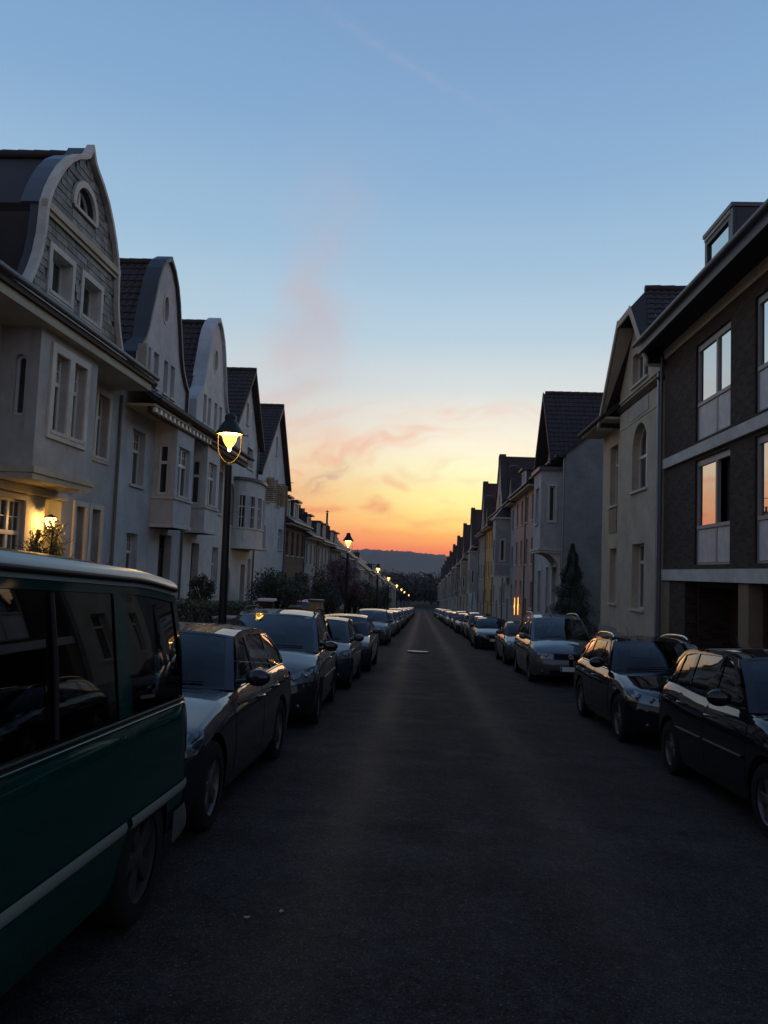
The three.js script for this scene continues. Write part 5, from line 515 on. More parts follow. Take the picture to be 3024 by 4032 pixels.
  const gr = p.grille; part(g, 'grille', patch(front, -gr.x, gr.x, gr.y0, gr.y1, 0.008, 10, 3), CM.plastic); const bars = []; for (let i = 1; i <= (gr.n ?? 3); i++) { const y = lerp(gr.y0, gr.y1, i / ((gr.n ?? 3) + 1)), c = []; for (let k = 0; k <= 8; k++) c.push(front(lerp(-gr.x * 0.97, gr.x * 0.97, k / 8), y, 0.014)); bars.push(tube(c, 0.006, 16, 5)); } part(g, 'grille_bars', bars, gr.mat || CM.plastic);
  if (p.kidney) for (const sg of [1, -1]) { const k = []; for (let i = 0; i <= 20; i++) { const a = 2 * Math.PI * i / 20; k.push(front(sg * (0.15 + 0.115 * Math.sign(Math.cos(a)) * Math.abs(Math.cos(a)) ** 0.6), 0.63 + 0.075 * Math.sign(Math.sin(a)) * Math.abs(Math.sin(a)) ** 0.6, 0.018)); } part(g, 'grille_ring', tube(k, 0.011, 40, 6, true), CM.chrome); }
  part(g, 'air_intake', patch(front, -hw * 0.55, hw * 0.55, 0.25, 0.36, 0.008), CM.plastic); for (const sg of [1, -1]) { const c = front(sg * hw * 0.72, 0.32, 0.01), fl = lathe([[0, 0.008], [0.026, 0.005], [0.034, -0.004]], 16); fl.rotateX(Math.PI / 2); fl.translate(...c); part(g, 'fog_lamp', fl, CM.fog); }
  if (p.emblem) { const c = front(0, p.emblem, 0.026), r = new THREE.TorusGeometry(0.055, 0.007, 8, 28); r.translate(...c); const bar = (x0, y0, x1, y1) => rod([c[0] + x0, c[1] + y0, c[2]], [c[0] + x1, c[1] + y1, c[2]], 0.006, 6); part(g, 'emblem', p.emblemKind === 'ring' ? [r] : p.emblemKind === 'rings' ? [-0.09, -0.03, 0.03, 0.09].map(x => { const t = new THREE.TorusGeometry(0.04, 0.006, 8, 22); t.translate(c[0] + x, c[1], c[2]); return t; }) : [r, bar(-0.03, 0.045, -0.001, 0.004), bar(0.03, 0.045, 0.001, 0.004), bar(-0.05, 0.022, -0.022, -0.046), bar(0.05, 0.022, 0.022, -0.046), bar(-0.022, -0.046, 0, -0.004), bar(0.022, -0.046, 0, -0.004)], CM.chrome); }
  { const y = p.plateY ?? 0.42, a = front(0, y), PL8 = new THREE.Group(); PL8.name = 'number_plate'; g.add(PL8); part(PL8, 'plate', rbox(-0.26, 0.26, y - 0.055, y + 0.055, a[2] + 0.01, a[2] + 0.022, 0.008), CM.plate); part(PL8, 'country_strip', box(-0.255, -0.215, y - 0.05, y + 0.05, a[2] + 0.0225, a[2] + 0.0235), CM.euro); const b = rear(0, p.rearPlateY ?? 0.62); part(g, 'rear_plate', rbox(-0.26, 0.26, (p.rearPlateY ?? 0.62) - 0.055, (p.rearPlateY ?? 0.62) + 0.055, b[2] - 0.025, b[2] - 0.012, 0.008), CM.plate); }
  if (lod < 2) part(g, 'wiper', [-1, 1].map(k => tube([0.0, 0.25, 0.5, 0.75, 1].map(t => { const q = wsP(lerp(k < 0 ? -0.75 : -0.05, k < 0 ? -0.05 : 0.7, t), 0.05 + 0.03 * t); return [q[0], q[1] + 0.014, q[2] + 0.012]; }), 0.009, 12, 5)), CM.plastic);
  if (p.rails) for (const sg of [1, -1]) { const c = []; const a = r0 + 0.3, b = r1 - 0.12; for (let i = 0; i <= 12; i++) { const t = i / 12, s = lerp(a, b, t), y = roofC(s) - cr * 0.55 + 0.055 * Math.pow(Math.sin(Math.PI * clamp(t, 0.001, 0.999)), 0.35); c.push([sg * (wrf(s) - 0.05), y, zf - s]); } part(g, 'roof_rail', tube(c, 0.017, 30, 7), p.rails); }
  if (lod < 2 && p.name !== 'van') part(g, 'antenna', rod([0, roofC(r1) + 0.01, zf - r1 + 0.25], [0, roofC(r1) + 0.2, zf - r1 + 0.1], 0.005, 5), CM.plastic);
  if (p.extra) p.extra({ g, side, belt, gx, zf, hw, front, rear, patch, wrf, roofC, cr, arch, rake, yS, L });
  return g;
}
const wheelGeo = {};
function wheel(p, sg, z, hw) {
  const r = p.rw, key = r + '_' + (p.spokes || 5); if (!wheelGeo[key]) {
    const t = lathe([[r - 0.11, -0.1], [r - 0.03, -0.105], [r - 0.005, -0.085], [r, -0.05], [r, 0.05], [r - 0.005, 0.085], [r - 0.03, 0.105], [r - 0.11, 0.1]], 36); t.rotateZ(Math.PI / 2); const ri = r - 0.1, rim = [lathe([[ri + 0.004, -0.09], [ri + 0.012, 0.085], [ri - 0.012, 0.09], [ri - 0.02, 0.05], [ri - 0.03, -0.06]], 36)]; const n = p.spokes || 5; for (let i = 0; i < n; i++) { const s = rbox(-0.028, 0.028, 0.045, 0.075, 0.03, ri - 0.008, 0.012); const s2 = s.clone(); s.rotateY(2 * Math.PI * i / n - 0.12); s2.rotateY(2 * Math.PI * i / n + 0.12); rim.push(s, s2); } rim.push(lathe([[0, 0.085], [0.05, 0.08], [0.075, 0.05], [0.075, 0.02]], 20)); const R0 = merge(rim); R0.rotateZ(-Math.PI / 2); const dk = lathe([[0.02, -0.01], [ri - 0.03, -0.01], [ri - 0.03, -0.03]], 28); dk.rotateZ(-Math.PI / 2); wheelGeo[key] = [t, R0, dk];
  }
  const G = new THREE.Group(); G.name = 'wheel'; G.position.set(sg * (hw - 0.115), r, z); if (sg < 0) G.rotation.y = Math.PI; const [t, R0, dk] = wheelGeo[key]; part(G, 'tyre', t, CM.rubber); part(G, 'rim', R0, p.rimMat || CM.rim); part(G, 'brake_disc', dk, CM.plastic); return G;
}
function park(p, label, X, Zfront, o = {}) { // X: lateral centre; cars face up the street unless o.turn is set
  const Zc = Zfront + p.L / 2, m = makeCar(p), g = thing(o.name || p.name, label, o.cat || 'car', [X, gy(Zc) + 0.05 * (1 - ((X - 0.65) / 4.07) ** 2) - 0.05, -Zc], o.group); while (m.children.length) g.add(m.children[0]); g.rotation.order = 'YXZ'; g.rotation.set(-slope(Zc), o.turn || 0, 0); if (o.y !== undefined) g.position.y = o.y; return g;
}
// body kinds
const K = {
  wagon: { name: 'estate_car', L: 4.62, W: 1.81, rw: 0.325, axles: [0.78, 3.58], top: [[0, 0.6], [0.1, 0.7], [0.5, 0.83], [1.5, 0.97], [3.9, 1.0], [4.5, 0.98], [4.62, 0.9]], belt: [[0, 0.56], [0.12, 0.66], [0.5, 0.78], [1.5, 0.92], [2.6, 0.95], [3.9, 0.99], [4.62, 0.95]], cowl: 1.42, deck: 4.42, roof: [[2.1, 1.42], [2.7, 1.475], [3.4, 1.46], [4.15, 1.36]], windows: [[1.8, 2.52], [2.6, 3.38], [3.5, 4.1]], doors: [[1.42, 2.54], [2.56, 3.3]], lamp: { xi: 0.46, xo: 0.86, yi0: 0.56, yi1: 0.66, yo0: 0.62, yo1: 0.77 }, grille: { x: 0.26, y0: 0.55, y1: 0.7, n: 1 }, plateY: 0.4, spokes: 5 },
  mpv: { name: 'people_carrier', L: 4.5, W: 1.75, rw: 0.31, axles: [0.86, 3.6], top: [[0, 0.66], [0.1, 0.76], [0.5, 0.92], [1.15, 1.04], [4, 1.05], [4.4, 1.02], [4.5, 0.9]], belt: [[0, 0.6], [0.12, 0.7], [0.5, 0.84], [1.15, 0.96], [2.5, 1.0], [4, 1.03], [4.5, 0.95]], cowl: 1.05, deck: 4.4, roof: [[1.95, 1.54], [2.6, 1.61], [3.5, 1.6], [4.12, 1.53]], windows: [[1.45, 2.3], [2.38, 3.3], [3.4, 4.1]], doors: [[1.25, 2.32], [2.34, 3.3]], lamp: { xi: 0.42, xo: 0.84, yi0: 0.58, yi1: 0.7, yo0: 0.66, yo1: 0.86 }, grille: { x: 0.3, y0: 0.55, y1: 0.66, n: 2 }, seatY: 0.62, wr: 0.63, bowC: 0.34 },
  hatch: { name: 'hatchback_car', L: 3.97, W: 1.65, rw: 0.295, axles: [0.77, 3.23], top: [[0, 0.64], [0.1, 0.74], [0.5, 0.86], [1.05, 0.97], [3.6, 1.0], [3.9, 0.96], [3.97, 0.86]], belt: [[0, 0.58], [0.12, 0.68], [0.5, 0.8], [1.05, 0.91], [2.4, 0.94], [3.5, 0.99], [3.97, 0.92]], cowl: 1.0, deck: 3.88, roof: [[1.72, 1.4], [2.3, 1.45], [3.0, 1.44], [3.55, 1.38]], windows: [[1.38, 2.1], [2.18, 2.85], [2.93, 3.3]], doors: [[1.15, 2.12], [2.14, 2.95]], lamp: { xi: 0.44, xo: 0.8, yi0: 0.6, yi1: 0.72, yo0: 0.66, yo1: 0.82 }, grille: { x: 0.34, y0: 0.6, y1: 0.7, n: 3 }, seatY: 0.54, wr: 0.58, bowC: 0.28, rwU: 0.78 },
  sedan: { name: 'saloon_car', L: 4.5, W: 1.74, rw: 0.31, axles: [0.8, 3.45], top: [[0, 0.6], [0.1, 0.7], [0.5, 0.82], [1.4, 0.96], [3.5, 0.98], [4.4, 0.94], [4.5, 0.86]], belt: [[0, 0.56], [0.12, 0.66], [0.5, 0.78], [1.4, 0.91], [2.6, 0.94], [3.6, 0.95], [4.5, 0.9]], cowl: 1.36, deck: 3.95, roof: [[2.02, 1.37], [2.5, 1.42], [3.0, 1.4], [3.3, 1.34]], windows: [[1.74, 2.42], [2.5, 3.2]], doors: [[1.36, 2.44], [2.46, 3.2]], lamp: { xi: 0.42, xo: 0.82, yi0: 0.56, yi1: 0.66, yo0: 0.6, yo1: 0.74 }, grille: { x: 0.28, y0: 0.5, y1: 0.66, n: 3 } },
};
const side2 = o => Object.assign({}, o);
const dark = [paintOf(0.02, 0.022, 0.028), paintOf(0.035, 0.037, 0.042), paintOf(0.015, 0.015, 0.017), paintOf(0.03, 0.035, 0.05), paintOf(0.1, 0.105, 0.11), paintOf(0.06, 0.062, 0.065), paintOf(0.22, 0.225, 0.23), paintOf(0.04, 0.02, 0.02)];
// ---- green van, its tail end beside the camera
{
  const green = paintOf(0.002, 0.032, 0.026, { clearcoatRoughness: 0.05 });
  park({ name: 'van', L: 4.8, W: 1.84, rw: 0.33, paint: green, axles: [0.98, 3.9], sill: 0.26, af: 0.5, ar: 0.42, pr: 4.2, tail: 0.02, nose: 0.1, prof: [[0, 0.955], [0.15, 0.985], [0.4, 1.0], [0.7, 0.995], [0.9, 0.98], [1, 0.955]], top: [[0, 0.7], [0.15, 0.95], [0.7, 1.1], [1.1, 1.14], [4.6, 1.14], [4.8, 1.1]], belt: [[0, 0.66], [0.15, 0.86], [0.7, 1.02], [1.1, 1.07], [4.8, 1.09]], cowl: 0.85, deck: 4.77, wr: 0.78, crown: 0.12, bowC: 0.3, bowR: 0.1, bowRear: 0.12, roof: [[1.55, 1.86], [2.4, 1.93], [3.8, 1.93], [4.62, 1.89]], rail: 0.09, windows: [[1.2, 2.1], [2.25, 3.5], [3.68, 4.56]], doors: [[0.95, 2.12]], archMax: 0.535, rimMat: CM.rimDark, lamp: { xi: 0.5, xo: 0.86, yi0: 0.62, yi1: 0.8, yo0: 0.62, yo1: 0.8 }, grille: { x: 0.48, y0: 0.64, y1: 0.78, n: 3 }, roofSheenPaint: paintOf(0.01, 0.07, 0.062, { metalness: 0, roughness: 0.45, clearcoatRoughness: 0.12 }), sideGlass: CM.tint, seatY: 0.85, rows: [[-0.45, 2.0], [0.1, 2.0], [-0.45, 2.95], [0.15, 2.95], [0.6, 2.95]], mirrorMat: CM.plastic, bulge: 0.4, rtaper: 0.03, tailLamp: { xi: 0.72, xo: 0.88, y0: 0.75, y1: 1.05 }, handleMat: CM.plastic,  // roof colour lighter than the body: sky reflection painted in
    extra: ({ g, side, belt, gx, zf, hw, wrf, roofC, cr, rear, patch, L }) => { for (const sg of [1, -1]) { const line = (y, s0, s1, r, m, nm, f) => { const c = []; for (let i = 0; i <= 24; i++) { const s = lerp(s0, s1, i / 24); c.push([sg * f(s), typeof y === 'function' ? y(s) : y, zf - s]); } part(g, nm, tube(c, r, 48, 6), m); }; const ye = s => roofC(s) - cr; part(g, 'window_bar', tube([0, 0.25, 0.5, 0.75, 1].map(t => { const y = lerp(belt(2.82) + 0.03, ye(2.82) - 0.1, t); return [sg * (gx(2.82, y) - 0.004), y, zf - 2.82]; }), 0.012, 10, 6), CM.plastic); line(s => ye(s) - 0.012, 1.75, 4.56, 0.016, CM.plastic, 'rain_gutter', s => wrf(s) + 0.012); part(g, 'roof_sheen_band', grid(30, 3, (u, v) => { const s = lerp(1.7, 4.6, u); return [sg * (wrf(s) + 0.012 - 0.05 * v * v), ye(s) + 0.002 + 0.05 * v, zf - s]; }), std(C(0.2, 0.29, 0.28), 0.3)); part(g, 'upper_sheen_band', grid(30, 2, (u, v) => { const s = lerp(1.72, 4.58, u), y = ye(s) - 0.026 - v * 0.022; return [sg * (gx(s, y) + 0.006), y, zf - s]; }), std(C(0.1, 0.16, 0.155), 0.35));  line(s => belt(s) + 0.004, 1.1, 4.66, 0.011, CM.plastic, 'window_seal', s => gx(s, belt(s)) + 0.006); line(s => belt(s) - 0.02, 0.9, 4.66, 0.008, green, 'waist_crease', s => side(s, belt(s) - 0.02) + 0.004);  // pale bands round the gutter hold the sky glow in their colour
      // broad rub strip in pieces, pale with age
      const grey = std(C(0.16, 0.19, 0.17), 0.45); for (const [a, b] of [[1.35, 2.1], [2.18, 3.55], [3.62, 4.62]]) part(g, 'rub_strip', grid(18, 2, (u, v) => { const s = lerp(a, b, u), y = 0.55 + v * 0.055; return [sg * (side(s, y) + 0.008 + 0.01 * Math.sin(Math.PI * v)), y, zf - s]; }), grey); }
      part(g, 'rear_bumper', [grid(24, 5, (u, v) => { const x = lerp(-hw * 0.985, hw * 0.985, u), q = rear(x, lerp(0.28, 0.46, v), 0.05 * Math.sin(Math.PI * Math.pow(v, 0.7)) + 0.015); return q; }), ...[1, -1].map(sg => grid(10, 5, (u, v) => { const s = lerp(4.34, 4.7, u), y = lerp(0.28, 0.46, v); return [sg * (side(s, 0.5) + 0.012 + 0.03 * Math.sin(Math.PI * Math.pow(v, 0.7)) * u), y, zf - s]; }))], std(C(0.06, 0.062, 0.062), 0.6)); } },
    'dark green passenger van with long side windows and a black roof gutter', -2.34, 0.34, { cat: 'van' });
}
const FLAKE = { metalness: 0.3, roughness: 0.4, specularIntensity: 0.1 }, shade = (k, o) => ({ ...K[k], ...o });
park(shade('wagon', { paint: paintOf(0.016, 0.017, 0.022, FLAKE), kidney: 1, chromeLine: 1, emblem: 0.74, emblemKind: 'ring', name: 'estate_car' }), 'dark grey car with twin kidney grille parked behind the green van', -2.41, 5.2);
park(shade('mpv', { paint: paintOf(0.02, 0.022, 0.025, FLAKE), rails: CM.plastic, strip: 0.62 }), 'charcoal people carrier with roof rails and large oval headlights', -2.33, 10.6, { turn: 0.03 });
park(shade('hatch', { paint: dark[3], lod: 1 }), 'small dark blue hatchback between the charcoal people carrier and a saloon', -2.22, 15.75);
park(shade('wagon', { paint: dark[1], lod: 1, name: 'estate_car' }), 'dark estate car just before the driveway gap', -2.18, 20.3);
// across the street
park(shade('hatch', { paint: paintOf(0.008, 0.008, 0.009, { metalness: 0 }), strip: 0.56, emblem: 0.72, emblemKind: 'ring' }), 'black boxy hatchback below the dark brick block', 3.6, 5.78);
park(shade('wagon', { L: 4.3, axles: [0.82, 3.4], paint: paintOf(0.008, 0.009, 0.012, { metalness: 0 }), deck: 4.12, roof: [[1.95, 1.36], [2.5, 1.42], [3.2, 1.41], [3.86, 1.33]], windows: [[1.72, 2.38], [2.46, 3.2], [3.3, 3.7]], doors: [[1.36, 2.4], [2.42, 3.1]], cowl: 1.32, top: [[0, 0.6], [0.1, 0.7], [0.5, 0.82], [1.4, 0.95], [3.7, 0.98], [4.2, 0.95], [4.3, 0.86]], belt: [[0, 0.56], [0.12, 0.66], [0.5, 0.77], [1.4, 0.9], [2.6, 0.93], [3.7, 0.96], [4.3, 0.92]], grille: { x: 0.32, y0: 0.4, y1: 0.68, n: 5 }, emblem: 0.62, emblemKind: 'rings', rails: CM.chrome, chromeLine: 1, W: 1.77 }), 'black compact estate with slim chrome roof rails', 3.62, 10.35);
park(shade('mpv', { L: 4.63, W: 1.81, axles: [0.95, 3.78], rw: 0.315, paint: paintOf(0.075, 0.085, 0.092, FLAKE), rails: CM.zinc || CM.chrome, deck: 4.52, cowl: 1.0, roof: [[2.0, 1.62], [2.7, 1.71], [3.7, 1.7], [4.3, 1.62]], top: [[0, 0.68], [0.1, 0.8], [0.5, 0.98], [1.15, 1.09], [4.2, 1.1], [4.55, 1.05], [4.63, 0.95]], belt: [[0, 0.62], [0.12, 0.74], [0.5, 0.9], [1.15, 1.0], [2.5, 1.03], [4.2, 1.07], [4.63, 0.98]], lamp: { xi: 0.42, xo: 0.86, yi0: 0.62, yi1: 0.74, yo0: 0.64, yo1: 0.8 }, grille: { x: 0.4, y0: 0.62, y1: 0.76, n: 4, mat: CM.plastic }, emblem: 0.69, plateY: 0.4, rails: std(C(0.3, 0.3, 0.3), 0.35, { metalness: 0.8 }), wr: 0.66 }), 'grey people carrier with silver roof rails and round grille emblem', 3.64, 19.3);
park(shade('sedan', { paint: dark[5], lod: 1 }), 'dark car tucked behind the grey people carrier', 3.62, 25.6);
park(shade('sedan', { paint: dark[2], lod: 1, plateY: 0.44 }), 'black saloon with a pale number plate in front of the pink house', 3.3, 35.2);
{ // the long lines of cars further down
  const kinds = ['hatch', 'mpv', 'wagon', 'sedan'], cols = { 0: 'near black', 1: 'charcoal', 2: 'black', 3: 'dark blue', 4: 'grey', 5: 'dark grey', 6: 'silver', 7: 'dark red' };
  const L1 = [[35.2, 1, 5], [45.6, 0, 6], [51, 2, 1], [57.2, 0, 3], [63, 2, 5], [69.4, 1, 4], [75.2, 3, 2], [81, 0, 6], [87, 2, 1], [93.5, 1, 3], [100, 3, 5], [107, 0, 2], [114, 2, 4], [122, 1, 1], [131, 0, 5], [141, 2, 2], [152, 3, 3], [165, 1, 4]], R1 = [[40.8, 0, 1], [46, 1, 5], [51.6, 0, 3], [57.2, 2, 1], [63, 1, 4], [69, 3, 2], [75, 0, 5], [81, 2, 6], [87.4, 3, 1], [93.6, 0, 4], [100, 1, 2], [107, 2, 5], [115, 0, 3], [124, 1, 6], [134, 2, 4], [146, 1, 5], [160, 1, 2]];
  const proto = {}; for (const [row, X, gname, wd] of [[L1, -2.3, 'cars parked on the street lamp side', 'street lamp side'], [R1, 3.5, 'cars parked opposite the street lamps', 'side opposite the street lamps']]) row.forEach(([z, k, c], i) => {
    const key = kinds[k] + c, label = `${cols[c]} ${{ hatch: 'hatchback', mpv: 'people carrier', wagon: 'estate car', sedan: 'saloon' }[kinds[k]]} far down the parked line on the ${wd}`; if (!proto[key]) { proto[key] = park(shade(kinds[k], { paint: dark[c], lod: 2 }), label, X, z, { group: gname }); return; } const p = K[kinds[k]], g = proto[key].clone(), Zc = z + p.L / 2; g.name = numbered(p.name); g.userData = { label, category: 'car', group: gname }; g.position.set(X + rr(-0.08, 0.08), gy(Zc) - 0.02, -Zc); g.rotation.x = -slope(Zc); scene.add(g);
  });
}
park(shade('hatch', { paint: paintOf(0.22, 0.006, 0.01), lod: 1 }), 'dark red hatchback standing in the driveway behind a beige gate pillar', -6.3, 40.2, { turn: Math.PI, y: gy(42) + 0.55 });
// ---------------------------------------------------------------- street lamps
function lampPost(Z, label, lean, first) {
  const g = thing('street_lamp', label, 'street lamp', [-3.98, gy(Z) + 0.1, -Z], 'street lamps along the pavement'); if (lean) g.rotation.z = lean;
  const glow = new THREE.MeshStandardMaterial({ color: C(1, 0.9, 0.6), emissive: C(1, 0.46, 0.07), emissiveIntensity: 3.6 }); lampPost.glow ||= glow;
  part(g, 'pole', lathe([[0.12, -0.3], [0.12, 0.1], [0.1, 0.16], [0.098, 0.9], [0.085, 0.98], [0.076, 3.4], [0.07, 4.32], [0.055, 4.36], [0.03, 4.4]], 16), M.iron);
  const bow = []; for (const sg of [1, -1]) bow.push(tube([[0, 4.36, 0], [sg * 0.12, 4.44, 0], [sg * 0.215, 4.6, 0], [sg * 0.235, 4.8, 0], [sg * 0.232, 4.98, 0]], 0.013, 20, 6)); const br = part(g, 'bow', bow, std(C(0.2, 0.15, 0.05), 0.4, { metalness: 0.5 })); br.rotation.y = 0.25;
  part(g, 'hood', lathe([[0.0, 5.42], [0.08, 5.4], [0.115, 5.35], [0.12, 5.3], [0.11, 5.27], [0.16, 5.2], [0.24, 5.07], [0.29, 5.0], [0.295, 4.975], [0.28, 4.97]], 32), M.iron); part(g, 'reflector_dish', lathe([[0.03, 5.05], [0.2, 5.01], [0.27, 4.985]], 24), std(C(0.7, 0.66, 0.55), 0.5));
  part(g, 'lamp_glass', lathe([[0.13, 5.0], [0.15, 4.94], [0.13, 4.84], [0.075, 4.74], [0.03, 4.69], [0.0, 4.68]], 20), lampPost.glow); lampPost.hot ||= new THREE.MeshStandardMaterial({ color: C(1, 0.95, 0.8), emissive: C(1, 0.62, 0.22), emissiveIntensity: 14 }); const bu = new THREE.SphereGeometry(0.036, 12, 8); bu.scale(1, 1.3, 1); bu.translate(0, 4.665, 0); part(g, 'bulb', [bu, lathe([[0.155, 4.955], [0.165, 4.98], [0.15, 4.995]], 20)], lampPost.hot);
  const l = new THREE.PointLight(C(1, 0.6, 0.16), 3.4, 0, 2); l.position.set(0, 4.84, 0); l.shadow.radius = 5; l.castShadow = true; g.add(l);
  if (first) { part(g, 'service_door', rbox(0.075, 0.092, 0.35, 0.75, -0.04, 0.04, 0.004), M.zincDark); part(g, 'ladder_bar', rod([0.2, 4.972, -0.1], [0.34, 4.975, -0.16], 0.012), M.iron); }
  return g;
}
[[15.8, 'tall street lamp with lit bell lantern beside the clipped hedge'], [41.5, 'lit street lamp in front of the mauve blossoming shrub'], [70.4, 'lit street lamp further down the hill'], [93.1, 'lit street lamp further down the hill'], [124.4, 'lit street lamp further down the hill'], [153, 'lit street lamp further down the hill'], [180, 'lit street lamp further down the hill'], [243, 'lit street lamp further down the hill']].forEach(([Z, l], i) => lampPost(Z, l, i ? 0 : 0.012, !i));
// two scraps of paper on the road
for (const [x, Z, a, l] of [[-0.87, 4.33, 0.7, 'pale crumpled paper scrap on the asphalt beside the van'], [-0.71, 4.44, 1.9, 'tiny pale paper scrap lying further into the asphalt']]) { const g = thing('litter', l, 'litter', [x, gy(Z) + 0.05 * (1 - ((x - 0.65) / 4.07) ** 2) - 0.05 + 0.004, -Z]); g.rotation.y = a; part(g, 'paper', grid(6, 4, (u, v) => [(u - 0.5) * 0.05 * (1 - 0.5 * v), 0.006 + 0.008 * Math.abs(NZ.noise(u * 3, v * 3, a)), (v - 0.5) * (0.018 + 0.012 * Math.sin(u * 5))]), std(C(0.26, 0.27, 0.28), 0.8)); }
// ---------------------------------------------------------------- gardens
hedge('clipped hedge on the bank beside the near street lamp', -5.9, -4.98, 12.2, 23.6, 1.62, 0.05);
bush('shrub', 'leafy garden shrub lit yellow by the porch lamp', 'shrub', -8.7, 17.9, 0.4, 1.05, 0.95, LM.garden, 2600, 0.07, null, 0.65, 70);
bush('shrub', 'low loose shrub under the twin ground floor windows', 'shrub', -8.6, 20.0, 0.35, 0.75, 0.5, LM.garden, 900, 0.08, null, 0.3, 20);
bush('shrub', 'round dark shrub by the door of the dentilled house', 'shrub', -8.2, 29.2, 0.6, 0.7, 0.7, LM.dark, 1600, 0.09);
bush('shrub', 'broad dark evergreen shrub in front of the shuttered house', 'shrub', -7.0, 38.5, 1.6, 1.35, 2.4, LM.dark, 5200, 0.12, 'dark garden shrubs'); bush('shrub', 'dark evergreen shrub in front of the brown brick house', 'shrub', -6.8, 48, 1.5, 1.5, 2.6, LM.dark, 5200, 0.12, 'dark garden shrubs'); bush('shrub', 'low dark shrub between the driveway and the mauve shrub', 'shrub', -6.4, 53.5, 1.3, 1.2, 1.8, LM.dark, 3600, 0.12, 'dark garden shrubs');
bush('blossom_tree', 'mauve blossoming ornamental tree behind the second street lamp', 'tree', -6.6, 59, 1.9, 2.1, 2.4, LM.mauve, 7000, 0.14, null, 1.2, 90); bush('blossom_tree', 'smaller mauve blossoming tree past the larger one', 'tree', -6.2, 68, 1.5, 1.7, 2, LM.mauve, 4500, 0.14, null, 1.0, 60);
for (const [z, r, h] of [[76, 1.4, 1.5], [84, 1.6, 1.9], [96, 1.5, 1.6], [108, 1.6, 2.2], [121, 1.7, 2], [136, 1.8, 2.4]]) bush('shrub', 'dark front garden shrub far down the hill', 'shrub', -6.4, z, r, h, 2.2, LM.dark, 2400, 0.18, 'dark shrubs far down the hill');
bush('backyard_tree', 'tall dark tree in a yard behind the row houses', 'tree', -16, 74, 3, 4.2, 3.4, LM.dark, 5000, 0.3, null, 3.6, 40);
// conifer in the gap before the fire wall
{
  const x = 7.15, Z = 38.2, g = thing('conifer', 'dark conifer growing before the blank blue grey end wall', 'tree', [x, groundY(x, Z), -Z]); part(g, 'trunk', rod([0, -0.1, 0], [0, 4.6, 0], 0.07), M.darkWood);
  part(g, 'crown', leafCloud(16000, () => { const t = Math.pow(rnd(), 0.8), y = lerp(0.15, 4.9, t), lay = 1 + 0.22 * Math.sin(y * 7.5), r = (1 - t) * 1.25 * lay * Math.sqrt(rr(0.25, 1)) + 0.03, a = rr(0, 6.283), bl = 1 + 0.35 * Math.sin(a * 5 + y * 3); return [Math.cos(a) * r * bl, y - r * 0.12, Math.sin(a) * r * bl, Math.cos(a), 0.3, Math.sin(a)]; }, 0.15, 0.28, 0.6), LM.conifer);
  bush('shrub', 'loose dark shrub spreading beside the conifer', 'shrub', 6.75, 37.2, 0.6, 1.2, 0.9, LM.conifer, 4200, 0.1, null, 0.5, 40);
}
// garden walls, gate pillars, bin
{
  const pil = (x, Z, w, h, mat, cap, label) => { const g = thing('gate_pillar', label, 'pillar', [x, gy(Z) + 0.1, -Z]); part(g, 'shaft', rbox(-w / 2, w / 2, -0.3, h, -w / 2, w / 2, 0.015), mat); part(g, 'cap', rbox(-w / 2 - 0.05, w / 2 + 0.05, h + 0.002, h + 0.09, -w / 2 - 0.05, w / 2 + 0.05, 0.02), cap); };
  pil(-5.05, 25.7, 0.45, 1.62, M.brick, M.white, 'dark gate pillar with a white cap stone'); pil(-5.0, 37.4, 0.62, 1.72, plaster(0.42, 0.32, 0.16), M.zincDark, 'beige gate pillar beside the red car'); pil(-5.05, 31.6, 0.4, 1.4, M.brick, M.kerb, 'brick gate pillar between dark garden walls');
  const wl = (z0, z1, h, label) => { const Zc = (z0 + z1) / 2, g = thing('garden_wall', label, 'wall', [-5.05, gy(Zc) + 0.1, -Zc]); g.rotation.x = -slope(Zc); part(g, 'wall', box(-0.11, 0.11, -0.4, h, -(z1 - z0) / 2, (z1 - z0) / 2), M.brick); const n = Math.round((z1 - z0) / 0.9), cg2 = rbox(-0.16, 0.16, 0.002, 0.07, -0.44, 0.44, 0.015); for (let i = 0; i < n; i++) { const m = part(g, 'coping_stone', cg2, M.kerb); m.position.set(0, h, lerp(-(z1 - z0) / 2 + 0.45, (z1 - z0) / 2 - 0.45, n > 1 ? i / (n - 1) : 0.5)); } };
  wl(25.98, 31.36, 1.15, 'low brick garden wall with pale coping next to the white capped pillar'); wl(44.5, 66, 0.9, 'long low brick garden wall below the mauve tree'); wl(68, 92, 0.8, 'low brick garden wall further down the hill');
  const b = thing('utility_box', 'grey utility cabinet standing by the near lamp and hedge', 'cabinet', [-4.62, gy(18.6) + 0.1, -18.6]); part(b, 'case', rbox(-0.2, 0.2, 0, 1.15, -0.4, 0.4, 0.02), std(C(0.16, 0.15, 0.14), 0.6)); part(b, 'lid', rbox(-0.23, 0.23, 1.152, 1.22, -0.43, 0.43, 0.02), std(C(0.2, 0.19, 0.18), 0.6)); part(b, 'door', rbox(0.202, 0.212, 0.12, 1.05, -0.36, 0.36, 0.004), std(C(0.17, 0.16, 0.15), 0.6)); part(b, 'lock', rbox(0.213, 0.225, 0.6, 0.66, -0.3, -0.26, 0.004), M.zincDark);
}
